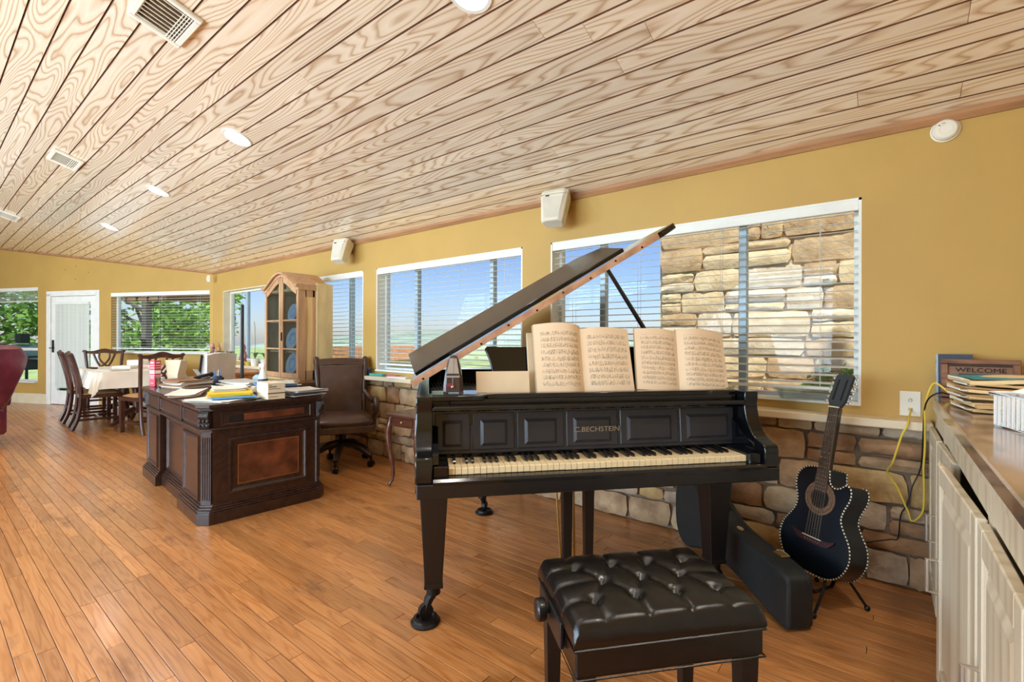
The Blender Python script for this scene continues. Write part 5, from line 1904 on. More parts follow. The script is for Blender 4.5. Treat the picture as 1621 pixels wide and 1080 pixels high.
def framed(face, a, b2, z0, z1, depth=0.012, fw=0.030, inner=None, name='panel'):
    """picture-frame moulding + field. face 'F' = -y side (a,b2 along x), 'R' = +x side (a,b2 along y)"""
    mb = MB()

    def P(u, v, d):
        if face == 'F':
            return (u, -HY_ - d, v)
        if face == 'M':
            return (u, -HY_ + RC - d, v)
        return (HX_ + d, u, v)
    o = [(a, z0), (b2, z0), (b2, z1), (a, z1)]
    sg = [(1, 1), (-1, 1), (-1, -1), (1, -1)]
    rings = []
    for (ins, d) in ((0.0, 0.0), (0.003, depth), (fw * .45, depth * 1.1), (fw * .7, depth * .5), (fw, 0.002)):
        rings.append([P(u + s[0] * ins, v + s[1] * ins, d) for (u, v), s in zip(o, sg)])
    mb.loft(rings, cap=False)
    f = mb.build(name, DW, desk, smooth=0)
    ins = fw * .98
    q = [P(u + s[0] * ins, v + s[1] * ins, 0.003) for (u, v), s in zip(o, sg)]
    q2 = [P(u + s[0] * ins, v + s[1] * ins, 0.0) for (u, v), s in zip(o, sg)]
    MB().loft([q2, q]).build('field', inner or DW, f, smooth=0)
    return f


for (a, b2) in ((-0.765, -0.395), (0.395, 0.765)):
    framed('F', a, b2, 0.135, 0.555)
framed('M', -0.30, 0.30, 0.135, 0.555)
for (a, b2) in ((-0.765, -0.36), (-0.32, 0.32), (0.36, 0.765)):
    framed('F', a, b2, 0.615, 0.705, 0.006, 0.012)
for x in (-0.34, 0.34):
    MB().box((x, -HY_ - 0.006, 0.659), (0.034, 0.014, 0.112), ch=0.003).build('frieze_block', DW, desk, smooth=0)
f = framed('R', -0.245, 0.270, 0.165, 0.535, 0.014, 0.034, DW)
MB().box((HX_ + 0.0045, 0.012, 0.350), (0.003, 0.392, 0.252)).build('burl_field', BURL, f, smooth=0)
for (y, z, sy, sz) in ((0.012, 0.478, 0.392, 0.003), (0.012, 0.222, 0.392, 0.003), (-0.184, 0.350, 0.003, 0.252), (0.208, 0.350, 0.003, 0.252)):
    MB().box((HX_ + 0.0055, y, z), (0.003, sy, sz)).build('inlay', INLAY, f, smooth=0)
f = framed('R', -0.285, 0.300, 0.612, 0.706, 0.008, 0.016, DW)
MB().box((HX_ + 0.0042, 0.05, 0.659), (0.003, 0.40, 0.046)).build('burl_field', BURL, f, smooth=0)
MB().box((HX_ + 0.0055, -0.200, 0.656), (0.004, 0.09, 0.044), ch=0.001).build('cartouche', M('near_black', (22, 18, 16), 0.5), f, smooth=0)
# chamfered corners: fluted pilaster + carved capital
for (cx_, cy_, a) in ((HX_ - .025, -HY_ + .025, -45), (HX_ - .025, HY_ - .025, 45), (-HX_ + .025, -HY_ + .025, -135)):
    CM = Matrix.Translation((cx_, cy_, 0)) @ Matrix.Rotation(radians(a), 4, 'Z')
    p = MB().box((0.004, 0, 0.35), (0.016, 0.062, 0.455)).xf(CM).build('pilaster', DW, desk, smooth=0)
    for i in range(4):
        MB().cyl((0.012, -0.021 + i * 0.014, 0.15), (0.012, -0.021 + i * 0.014, 0.55), 0.0045, n=8).xf(CM).build('flute', DW, p)
    c = MB().loft([[(0.004, -.03, z), (0.004 + e, -.03, z), (0.004 + e, .03, z), (0.004, .03, z)] for z, e in ((0.604, 0.016), (0.62, 0.03), (0.64, 0.020), (0.66, 0.030), (0.685, 0.044), (0.705, 0.040), (0.716, 0.03))]).xf(CM).build('carved_capital', CARV, desk, smooth=0)
    for i in range(9):
        MB().ball((0.034 + random.uniform(0, .01), -0.024 + (i % 3) * 0.024, 0.630 + (i // 3) * 0.028), 0.010, 8, 6, (.7, 1, 1.2)).xf(CM).build('carved_leaf', CARV, c)
    MB().prism(chamf(0.036, 0.046, 0.01), 0.0, 0.082, 'Z', CM).build('plinth_block', DW, desk, smooth=0)


# ================================================================== things on the desk
def dloc(x, y, z=0.0):
    return (DKC[0] + x * cos(DKA) - y * sin(DKA), DKC[1] + x * sin(DKA) + y * cos(DKA), 0.762 + z)


def flatstack(name, label, cat, x, y, w, d, n, hrange, mats, rz, seed, curl=0.0, group=None, z=0.0, jit=0.015, wave=0.0):
    rg = random.Random(seed)
    t = thing(name, label, cat, dloc(x, y, z), DKA + rz, group)
    zz = 0.0
    for k in range(n):
        h = rg.uniform(*hrange)
        a = rg.uniform(-.12, .12) if n > 1 else 0
        ox, oy = rg.uniform(-jit, jit), rg.uniform(-jit, jit)
        g = []
        for j in range(4):
            row = []
            for i in range(6):
                u, v = i / 5 - .5, j / 3 - .5
                px_, py_ = u * w, v * d
                row.append((px_ * cos(a) - py_ * sin(a) + ox, px_ * sin(a) + py_ * cos(a) + oy, zz + h + curl * (abs(u) * 2) ** 3 * (k + 1) / n * 0.6 + wave * sin(u * 7 + k) * sin(v * 5)))
            g.append(row)
        MB().sheet(g, h * 0.95).build('sheet', mats[k % len(mats)], t, smooth=40)
        zz += h
    return t, zz


YELF = M('yellow_folder', (236, 196, 40), 0.6, var=0.04)
BLUF = M('blue_folder', (66, 146, 216), 0.6, var=0.06)
BRNP = M('brown_paper', (150, 112, 84), 0.85, var=0.15)
GRYP = M('grey_paper', (196, 192, 186), 0.85, var=0.08)
NAVY = M('navy_print', (46, 60, 92), 0.6)
LIME = M('lime_paper', (214, 224, 120), 0.8)
SP = 'paper piles on the desk'
flatstack('paper_pile', 'loose papers under the folders at the near corner of the desk', 'paper', 0.66, -0.22, 0.34, 0.30, 5, (0.002, 0.004), [PAPW, BRNP, GRYP, PAPER], 0.5, 1, group=SP)
flatstack('folder', 'blue folder lying under the yellow one on the desk', 'folder', 0.66, -0.175, 0.26, 0.30, 1, (0.004, 0.004), [BLUF], 1.38, 2, z=0.0195)
flatstack('folder', 'bright yellow folder on top of the desk papers', 'folder', 0.56, -0.145, 0.26, 0.33, 3, (0.006, 0.008), [YELF], 1.35, 3, z=0.0240, jit=0.003)
flatstack('paper_pile', 'crumpled white notepad on top of the yellow folder', 'paper', 0.44, -0.12, 0.20, 0.25, 3, (0.005, 0.007), [PAPW, GRYP], 1.45, 4, curl=0.012, z=0.0465, group=SP)
flatstack('paper_pile', 'scattered brown and white papers along the front edge of the desk', 'paper', 0.16, -0.31, 0.18, 0.44, 4, (0.003, 0.006), [BRNP, GRYP, BRNP, PAPW], 1.2, 5, curl=0.012, group=SP)
flatstack('paper_pile', 'lime and white papers in the middle of the desk', 'paper', 0.215, -0.035, 0.20, 0.24, 5, (0.006, 0.010), [PAPW, LIME, GRYP, LIME], 0.9, 6, curl=0.01, group=SP)
flatstack('paper_pile', 'thick pile of brown papers beside the red box', 'paper', -0.44, -0.17, 0.32, 0.24, 9, (0.005, 0.009), [BRNP, GRYP, PAPER, BRNP], 0.3, 7, curl=0.02, group=SP)
flatstack('paper_pile', 'wide pile of white and grey papers at the back of the desk', 'paper', -0.17, 0.20, 0.44, 0.24, 8, (0.005, 0.008), [PAPW, GRYP, PAPW], 0.2, 8, curl=0.015, group=SP)
flatstack('paper_pile', 'fanned white magazines and papers on the right end of the desk', 'paper', 0.750, 0.270, 0.24, 0.25, 7, (0.004, 0.008), [PAPW, GRYP, PAPW, NAVY, PAPW], 0.2, 9, curl=0.012, group=SP, jit=0.03)
flatstack('paper_pile', 'second layer of papers with a blue sheet behind the carton', 'paper', 0.375, 0.255, 0.28, 0.25, 8, (0.006, 0.009), [PAPW, BLUF, GRYP, PAPW, NAVY], -0.2, 10, curl=0.02, group=SP, jit=0.03)

t = thing('pen_cup', 'blue cup full of pens at the back of the desk', 'cup', dloc(-0.48, 0.06, 0), DKA)
MB().lathe([(0, 0), (.034, 0), (.038, .085), (.034, .085), (.03, .008), (0, .008)], 18).build('cup', NAVY, t)
for i in range(6):
    MB().cyl((.012 * cos(i), .012 * sin(i), .012), (.028 * cos(i * 1.1), .028 * sin(i * 1.1), .135 + .01 * (i % 3)), .0035, n=6).build('pen', [PAPW, BLUF, BRNP][i % 3], t)
t = thing('crumpled_paper', 'crumpled white paper between the yellow folder and the bag', 'paper', dloc(0.50, 0.03, 0), DKA)
rg = random.Random(12)
MB().loft([[(s * .05 * cos(2 * pi * k / 9) * rg.uniform(.7, 1.2), s * .045 * sin(2 * pi * k / 9) * rg.uniform(.7, 1.2), z + rg.uniform(-.004, .004)) for k in range(9)] for s, z in ((.6, .006), (1.1, .02), (1, .04), (.5, .06))]).build('wad', PAPW, t, smooth=0)
t = thing('carton', 'small cream carton box with dark print on the desk', 'box', dloc(0.790, 0.042), DKA)
CART = M('carton_cream', (224, 214, 190), 0.6, var=0.03)
MB().box((0, 0, 0.056), (0.20, 0.115, 0.112), ch=0.002).build('box_body', CART, t, smooth=0)
MB().box((0.1008, 0, 0.042), (0.001, 0.114, 0.006)).build('print_band', INK, t, smooth=0)
for i, (w, z) in enumerate(((0.02, 0.098), (0.05, 0.086), (0.078, 0.072), (0.06, 0.018))):
    MB().box((0.1008, -0.050 + w / 2, z), (0.001, w, 0.005 if i == 1 else 0.0028)).build('print_line', INK, t, smooth=0)
t = thing('plastic_bag', 'clear crumpled plastic bag of small packets beside the carton', 'bag', dloc(0.635, 0.055), DKA)
rg = random.Random(4)
g = [[(0.05 * cos(a) * s * rg.uniform(.85, 1.1), 0.05 * sin(a) * s * rg.uniform(.85, 1.1), z) for a in [2 * pi * i / 12 for i in range(12)]] for s, z in ((.9, 0), (1.1, .03), (.9, .07), (.4, .09))]
MB().loft(g).build('film', CLEAR, t, smooth=0)
for i in range(5):
    MB().box((rg.uniform(-.02, .02), rg.uniform(-.02, .02), 0.012 + i * 0.011), (0.035, 0.012, 0.008), rz=rg.uniform(0, 3)).build('packet', [M('packet_tan', (206, 160, 130), 0.6), PAPW][i % 2], t, smooth=0)
t = thing('spray_bottle', 'white cleaner bottle with blue label behind the desk papers', 'bottle', dloc(0.155, 0.215), DKA + 0.4)
MB().lathe([(0.0, 0), (0.034, 0.0), (0.036, 0.01), (0.036, 0.09), (0.024, 0.14), (0.013, 0.165), (0.012, 0.18), (0.0, 0.18)], 20).build('body', WHT, t)
MB().lathe([(0.0364, 0.02), (0.0368, 0.022), (0.0368, 0.085), (0.0364, 0.087)], 20, cap=False).build('label', NAVY, t)
MB().box((-0.012, 0, 0.195), (0.06, 0.022, 0.03), ch=0.006).build('trigger_head', WHT, t, smooth=0)
MB().tube([(-0.03, 0, 0.185), (-0.036, 0, 0.165), (-0.03, 0, 0.15)], 0.005, 6).build('trigger', PLAS2, t)
RED = M('red_box', (186, 30, 56), 0.45)
t = thing('red_box', 'tall narrow red box with white print on the desk corner', 'box', dloc(-0.765, -0.335), DKA + radians(28))
MB().box((0, 0, 0.112), (0.062, 0.055, 0.224), ch=0.002).build('box_body', RED, t, smooth=0)
for face in (0, 1):
    for i, (w, z, h) in enumerate(((.035, .205, .012), (.042, .180, .006), (.046, .160, .005), (.05, .125, .028), (.05, .095, .006), (.046, .082, .005), (.04, .07, .004), (.03, .03, .004))):
        p_ = (0, -0.0278, z) if face == 0 else (0.0313, 0, z)
        s_ = (w, 0.001, h) if face == 0 else (0.001, w, h)
        MB().box(p_, s_).build('print_line', M('print_pink', (240, 206, 208), 0.5) if i != 3 else WHT, t, smooth=0)
t = thing('paper_bag', 'flared cream paper bag standing behind the red box', 'bag', dloc(-0.70, -0.195), DKA + radians(30))
MB().loft([[(-.045, -.03, 0), (.045, -.03, 0), (.045, .03, 0), (-.045, .03, 0)], [(-.055, -.04, .10), (.055, -.04, .10), (.055, .04, .10), (-.055, .04, .10)], [(-.085, -.035, .225), (.085, -.035, .225), (.085, .035, .225), (-.085, .035, .225)],
           [(-.080, -.03, .222), (.080, -.03, .222), (.080, .03, .222), (-.080, .03, .222)], [(-.05, -.035, .10), (.05, -.035, .10), (.05, .035, .10), (-.05, .035, .10)]]).build('body', PAPER, t, smooth=0)
t = thing('amber_glass', 'small glass of amber liquid beside the red box', 'glass', dloc(-0.64, -0.325))
MB().lathe([(0.0, 0), (0.022, 0), (0.026, .03), (0.027, .085), (0.025, .085), (0.022, .012), (0, .008)], 20).build('glass', CLEAR, t)
MB().lathe([(0.0, .009), (0.021, .012), (0.0235, .045), (0.0, .046)], 20).build('liquid', M('amber', (176, 84, 30), 0.15, var=0.1), t)
# monitor seen edge-on
MON = M('monitor_black', (34, 38, 42), 0.4)
ma = math.atan2(0.38, -0.924)
t = thing('monitor', 'tall black computer monitor seen edge-on at the back of the desk', 'monitor', (-4.83, 1.965, 0.762), ma)
MB().box((0, 0, 0.39), (0.42, 0.028, 0.68), ch=0.006).build('housing', MON, t, smooth=0)
MB().box((0, 0.0145, 0.40), (0.39, 0.002, 0.63)).build('screen', M('screen_dark', (16, 18, 22), 0.1), t, smooth=0)
MB().box((0, 0, 0.03), (0.06, 0.03, 0.06)).build('neck', MON, t, smooth=0)
MB().box((0, 0.02, 0.006), (0.30, 0.20, 0.012), ch=0.003).build('foot', MON, t, smooth=0)
t = thing('desk_phone', 'black desk phone with its handset among the back papers', 'phone', dloc(-0.645, 0.035, 0), DKA + 0.5)
MB().loft([[(-.08, -.09, 0), (.08, -.09, 0), (.08, .09, 0), (-.08, .09, 0)], [(-.08, -.09, .02), (.08, -.09, .02), (.08, .09, .06), (-.08, .09, .06)]]).build('base', MON, t, smooth=0)
MB().tube([(-.05, -.085, .055), (-.05, -.03, .075), (-.05, .05, .085), (-.05, .085, .085)], [.022, .014, .014, .022], 8).build('handset', MON, t)
MB().box((0.03, 0.04, 0.060), (0.07, 0.05, 0.004), rx=radians(12)).build('display', PLAS2, t, smooth=0)
t = thing('tape_dispenser', 'pale blue tape dispenser at the back of the desk', 'dispenser', dloc(-0.36, 0.365, 0), DKA + 0.3)
MB().prism([(-.07, 0), (.08, 0), (.085, .02), (.05, .03), (.03, .075), (-.02, .085), (-.06, .06)], -.025, .025, 'Y').build('body', M('pale_blue', (170, 204, 220), 0.35), t, bev=0.004)
MB().lathe([(0.016, -.015), (0.034, -.015), (0.034, .015), (0.016, .015)], 18, M4=Matrix.Translation((-.005, 0, .055)) @ Matrix.Rotation(pi / 2, 4, 'X')).build('tape_roll', M('tape_teal', (90, 176, 196), 0.3), t)
t = thing('letter_tray', 'grey open letter tray with a tilted card on the desk', 'tray', dloc(-0.80, 0.00, 0), DKA + 0.1)
MB().box((0, 0, 0.006), (0.13, 0.20, 0.01)).build('base', PLAS2, t, smooth=0)
for s in (-1, 1):
    MB().box((s * .063, 0, 0.035), (0.005, 0.20, 0.06)).build('side', PLAS2, t, smooth=0)
MB().box((0, 0.0, 0.085), (0.11, 0.004, 0.11), rx=radians(35)).build('card', GRYP, t, smooth=0)

# ================================================================== office chair
LBR = M('brown_leather', (74, 48, 40), 0.32, var=0.15, scale=12, bump=0.1, bscale=240, coat=0.1)
CHW = M('chair_mahogany', (66, 40, 30), 0.3, var=0.2, scale=20, stretch=(1, 1, .2), coat=0.3)
NAIL = M('nailhead', (176, 150, 112), 0.35, 0.8)
ca_ = math.atan2(-0.50, 0.866)
t = thing('office_chair', 'brown leather swivel office chair with scrolled wooden arms', 'office chair', (-3.98, 2.50, 0), ca_ + pi / 2)
# local: faces -y ; x right of the viewer who looks at the chair front
SWd = 0.26
def cushion(cx_, cy_, z0, hx, hy, h, puff, n=12):
    rings = []
    for (s, z) in ((0.90, 0.0), (1.0, h * .25), (1.0, h * .6), (0.95, h * .85), (0.75, h + puff * .6), (0.35, h + puff), (0.02, h + puff * 1.02)):
        ring = []
        for k in range(28):
            a = 2 * pi * k / 28
            q = 0.28
            cxp = math.copysign(abs(cos(a)) ** q, cos(a)); syp = math.copysign(abs(sin(a)) ** q, sin(a))
            ring.append((cx_ + hx * s * cxp, cy_ + hy * s * syp, z0 + z))
        rings.append(ring)
    return MB().loft(rings)
cushion(0, -0.01, 0.390, 0.260, 0.26, 0.075, 0.028).build('seat', LBR, t, smooth=70)
MB().prism([(-.265, -.26), (.265, -.26), (.25, .25), (-.25, .25)], 0.335, 0.393).build('seat_rail', CHW, t, smooth=0, bev=0.006)
for i in range(24):
    MB().ball((-0.255 + i * 0.0222, -0.263, 0.400), 0.0045, 6, 5).build('nailhead', NAIL, t)
# back: leather panel in a wooden frame, raked
BMx = Matrix.Translation((0, 0.235, 0.40)) @ Matrix.Rotation(radians(-11), 4, 'X') @ Matrix.Diagonal((0.86, 1, 0.985, 1))
for s in (-1, 1):
    pts = [(s * .235, 0, 0.0), (s * .245, 0, .2), (s * .258, 0.0, .42), (s * .268, 0.012, .55), (s * .272, 0.045, .605), (s * .272, 0.075, .60)]
    MB().tube(spline(pts, 4), 0.026, 8, flat=1.2).xf(BMx).build('back_post', CHW, t, smooth=60)
    MB().cyl((s * .272 - .03, 0.075, .595), (s * .272 + .03, 0.075, .595), 0.03, n=14).xf(BMx).build('scroll', CHW, t)
g = []
for j in range(10):
    v = j / 9
    row = []
    for i in range(11):
        u = i / 10 * 2 - 1
        row.append((u * (.215 + .02 * v), -0.030 - 0.022 * (1 - u * u) * (1 - (2 * v - 1) ** 2) + .012 * v * v, .055 + v * .475))
    g.append(row)
MB().sheet(g, 0.05).xf(BMx).build('backrest', LBR, t, smooth=70)
g = []
for j in range(5):
    v = j / 4
    g.append([(u * .245 / 5, -0.010 + 0.07 * v * v, .53 + .075 * sin(v * pi * .55) + .010 * (1 - (u / 5) ** 2)) for u in range(-5, 6)])
MB().sheet(g, 0.035).xf(BMx).build('crest_rail', CHW, t, smooth=60)
for i in range(22):
    u = i / 21 * 2 - 1
    MB().ball((u * .225, -0.030, .520), 0.0042, 6, 5).xf(BMx).build('nailhead', NAIL, t)
for s in (-1, 1):
    pts = [(s * .215, .225, .66), (s * .255, .14, .605), (s * .28, .02, .585), (s * .285, -.08, .62), (s * .285, -.15, .61), (s * .285, -.185, .555), (s * .285, -.165, .50), (s * .282, -.115, .485), (s * .28, -.085, .515), (s * .28, -.11, .545)]
    a = MB().tube(spline(pts, 5), 0.026, 8, flat=1.1).build('arm', CHW, t, smooth=60)
    MB().tube([(s * .28, -.13, .50), (s * .272, -.12, .42), (s * .262, -.10, .36)], [.022, .024, .026], 8).build('arm_support', CHW, a, smooth=60)
MB().cyl((0, 0, 0.20), (0, 0, 0.335), 0.032, n=14).build('gas_column', STD, t)
MB().box((0, 0, 0.318), (0.22, 0.20, 0.035), ch=0.005).build('tilt_mechanism', STD, t, smooth=0)
for k in range(5):
    a = radians(72 * k + 40)
    l = MB().tube([(0, 0, .215), (cos(a) * .12, sin(a) * .12, .195), (cos(a) * .22, sin(a) * .22, .14), (cos(a) * .285, sin(a) * .285, .10)], [.034, .032, .026, .022], 8).build('base_leg', M('base_dark_wood', (44, 30, 26), 0.35), t, smooth=60)
    c = (cos(a) * .285, sin(a) * .285)
    MB().cyl((c[0], c[1], .05), (c[0], c[1], .10), 0.011, n=8).build('caster_stem', STD, l)
    for q in (-1, 1):
        d = (-sin(a) * .014 * q, cos(a) * .014 * q)
        MB().cyl((c[0] + d[0] * .3, c[1] + d[1] * .3, .028), (c[0] + d[0] * 1.6, c[1] + d[1] * 1.6, .028), .028, n=16).build('caster_wheel', STD, l)

# ================================================================== side table with cabriole legs
SDW = M('side_table_wood', (92, 54, 40), 0.25, var=0.2, scale=12, stretch=(.4, 2, 2), coat=0.4)
t = thing('side_table', 'small dark wooden side table with cabriole legs', 'table', (-2.965, 2.575, 0), radians(3))
TX, TY = 0.17, 0.21
MB().prism(chamf(TX + .015, TY + .015, .02), 0.565, 0.585).build('top', SDW, t, smooth=0, bev=0.004)
MB().box((0, 0, 0.525), (2 * TX - .03, 2 * TY - .03, .08)).build('apron', SDW, t, smooth=0)
dr = MB().box((0, -TY + .012, 0.527), (.22, .012, .055), ch=.003).build('drawer', SDW, t, smooth=0)
MB().ball((0, -TY + .0, 0.527), 0.010, 8, 6).build('knob', BRASS, dr)
for sx in (-1, 1):
    for sy in (-1, 1):
        dx, dy = sx * .7, sy * .7
        def lp(o, z): return (sx * (TX - .025) + dx * o, sy * (TY - .025) + dy * o, z)
        MB().tube(spline([lp(0, .565), lp(.012, .50), lp(.026, .43), lp(.012, .30), lp(-.010, .16), lp(-.012, .07), lp(.010, .025), lp(.018, .012)], 4), [.024] * 4 + [.026] * 4 + [.027] * 4 + [.021] * 4 + [.015] * 4 + [.012] * 4 + [.013] * 4 + [.018], 8).build('leg', SDW, t, smooth=60)

# ================================================================== arched display cabinet and its base
PINE = wood('honey_pine', [(196, 152, 92), (222, 184, 124), (232, 198, 142)], 0.35, 'Object', 2, (5, 5, .5), 4, .8, .35, bump=.02, coat=.2)
PINED = M('honey_pine_frame', (196, 152, 112), 0.35, var=0.12, scale=10, stretch=(2, 2, .3), coat=.2)
PGLS = glassmat('old_glass', (214, 228, 238), 0.12, 0.06)
t = thing('sideboard', 'low pine sideboard standing under the arched display cabinet', 'sideboard', (-5.06, 2.60, 0))
MB().box((0, 0.0, 0.39), (0.86, 0.44, 0.60)).build('body', PINE, t, smooth=0)
MB().box((0, 0, 0.715), (0.90, 0.46, 0.04), ch=.006).build('top', M('sideboard_top', (120, 84, 66), 0.3, coat=.3), t, smooth=0)
for s in (-1, 1):
    d = MB().box((s * .21, -0.228, 0.39), (.40, .018, .52), ch=.004).build('door', PINED, t, smooth=0)
    MB().ball((s * .03, -0.245, .42), .012, 8, 6).build('knob', BRASS, d)
    for q in (-1, 1):
        MB().box((s * .39, q * .18, .045), (.07, .07, .09)).build('foot', PINE, t, smooth=0)

HW, HD = 0.37, 0.355
HZ0, HZ1 = 0.737, 1.70
t = thing('display_cabinet', 'tall honey pine display cabinet with arched top and glazed doors', 'cabinet', (-5.06, 2.455, 0))
mb = MB()
mb.box((-HW + .012, HD / 2, (HZ0 + HZ1) / 2), (.024, HD, HZ1 - HZ0)); mb.box((HW - .012, HD / 2, (HZ0 + HZ1) / 2), (.024, HD, HZ1 - HZ0))
mb.box((0, HD - .006, (HZ0 + HZ1) / 2), (2 * HW - .05, .012, HZ1 - HZ0)); mb.box((0, HD / 2, HZ0 + .012), (2 * HW - .05, HD, .024)); mb.box((0, HD / 2, HZ1 - .012), (2 * HW - .05, HD, .024))
mb.build('case', PINE, t, smooth=0)
for z in (1.04, 1.36):
    MB().box((0, HD / 2 + .01, z), (2 * HW - .05, HD - .05, .016)).build('shelf', PINE, t, smooth=0)


def archz(x, base, rise):
    u = min(1.0, abs(x) / HW)
    return base + rise * (0.5 + 0.5 * cos(pi * u)) ** 0.85


# ogee crown: swept moulding over the front, depth of the case
N_ = 24
xs_ = [-HW - .02 + (2 * HW + .04) * i / N_ for i in range(N_ + 1)]
for (z_lo, z_hi, y0, name) in ((-0.002, 0.030, -0.020, 'crown_lower'), (0.030, 0.058, -0.045, 'crown_upper')):
    rings = []
    for x in xs_:
        zc = archz(x, HZ1 - 0.02, 0.155)
        rings.append([(x, y0, zc + z_lo), (x, HD, zc + z_lo), (x, HD, zc + z_hi), (x, y0 + .008, zc + z_hi), (x, y0 - .004, zc + z_hi - .012)])
    MB().loft(rings).build(name, PINED, t, smooth=50)
# tympanum between case top and crown
pts = [(x, archz(x, HZ1 - .02, .155)) for x in [-HW + 2 * HW * i / N_ for i in range(N_ + 1)]]
MB().prism([(-HW, HZ1 - .03), (HW, HZ1 - .03)] + list(reversed(pts)), 0.022, HD, 'Y').build('crown_fill', PINE, t, smooth=0)
# doors: stiles, arched head, glazing bars, glass
for s in (-1, 1):
    a, b2 = (0.004, HW - .002) if s > 0 else (-HW + .002, -0.004)
    mb = MB()
    z0 = HZ0 + .03
    for (x0, x1) in ((a, a + .040), (b2 - .040, b2)):
        zt0 = min(archz(x0, HZ1 - .02, .155), archz(x1, HZ1 - .02, .155)) - .002
        mb.box(((x0 + x1) / 2, -0.002, (z0 + zt0) / 2), (x1 - x0, .022, zt0 - z0))
    mb.box(((a + b2) / 2, -0.002, z0 + .026), (b2 - a - .08, .022, .052))
    xi = [a + .03 + (b2 - a - .06) * i / 12 for i in range(13)]
    hd_ = [(x, archz(x, HZ1 - .02, .155) - .002) for x in xi]
    lo_ = [(x, archz(x, HZ1 - .075, .150) - .0) for x in xi]
    mb.prism(lo_ + list(reversed(hd_)), -0.013, 0.009, 'Y')
    d = mb.build('door', PINED, t, smooth=0)
    for z in (1.07, 1.37):
        MB().box(((a + b2) / 2, -0.004, z), (b2 - a - .07, .016, .016)).build('glazing_bar', PINED, d, smooth=0)
    zb = [HZ0 + .075, 1.062, 1.078, 1.362, 1.378]
    for (p0_, p1_) in ((zb[0], zb[1]), (zb[2], zb[3])):
        MB().box(((a + b2) / 2, 0.002, (p0_ + p1_) / 2), (b2 - a - .07, .004, p1_ - p0_)).build('pane', PGLS, d, smooth=0)
    hd2 = [(x, archz(x, HZ1 - .07, .150)) for x in xi]
    MB().prism([(xi[0], 1.378), (xi[-1], 1.378)] + list(reversed(hd2)), 0.0, 0.004, 'Y').build('pane', PGLS, d, smooth=0)
    if s > 0:
        MB().box((a + .018, -0.018, 1.20), (.016, .01, .09), ch=.003).build('escutcheon', DARKM, d, smooth=0)
# side: recessed panel and plain rear board
f = MB().box((HW + .001, .035, (HZ0 + HZ1) / 2), (.006, .07, HZ1 - HZ0 - .02))
f.box((HW + .001, .155, (HZ0 + HZ1) / 2), (.006, .03, HZ1 - HZ0 - .02)); f.box((HW + .001, .11, HZ1 - .05), (.006, .10, .08)); f.box((HW + .001, .11, HZ0 + .06), (.006, .10, .10))
f.build('side_frame', PINED, t, smooth=0)
MB().box((HW + .010, .265, (HZ0 + 1.80) / 2 - .02), (.026, .185, 1.80 - HZ0 - .04), ch=.003).build('side_board', M('bleached_pine', (226, 200, 148), 0.4, var=.12, scale=6, stretch=(2, 2, .4)), t, smooth=0)
# glass and china plates standing inside the cabinet
DISHM = M('pale_china', (236, 234, 226), 0.2, var=.1, coat=.4)
for k, (x, z) in enumerate(((-.19, .765), (.17, .765), (-.18, 1.052), (.18, 1.052), (-.17, 1.372), (.18, 1.372))):
    tt = thing('display_plate', ['blue-white plate low on the left inside the display cabinet', 'blue-white plate low on the right inside the display cabinet', 'blue-white plate on the middle left shelf of the display cabinet',
                                 'blue-white plate on the middle right shelf of the display cabinet', 'blue-white plate on the top left shelf of the display cabinet', 'blue-white plate on the top right shelf of the display cabinet'][k],
               'plate', (-5.06 + x, 2.455 + .22, z), 0, 'china plates in the display cabinet')
    r_ = .125 if k < 4 else .10
    PM = Matrix.Translation((0, 0.0, r_ * .98)) @ Matrix.Rotation(radians(78), 4, 'X')
    MB().lathe([(0.0, 0.0), (r_ * .55, 0.0), (r_ * .7, .008), (r_, .016), (r_, .021), (r_ * .68, .014), (0.0, .006)], 28, M4=PM).build('dish', DISHM, tt)
    MB().lathe([(r_ * .45, .0145), (r_ * .5, .0155), (r_ * .55, .0145)], 28, M4=PM, cap=False).build('painted_ring', M('china_blue', (150, 180, 208), .3), tt)

# ================================================================== dining group
DCH = M('dining_mahogany', (72, 38, 30), 0.28, var=0.2, scale=14, stretch=(1, 1, .3), coat=0.35)
SEATF = M('seat_tapestry', (156, 110, 66), 0.85, col2=(196, 150, 96), scale=60)


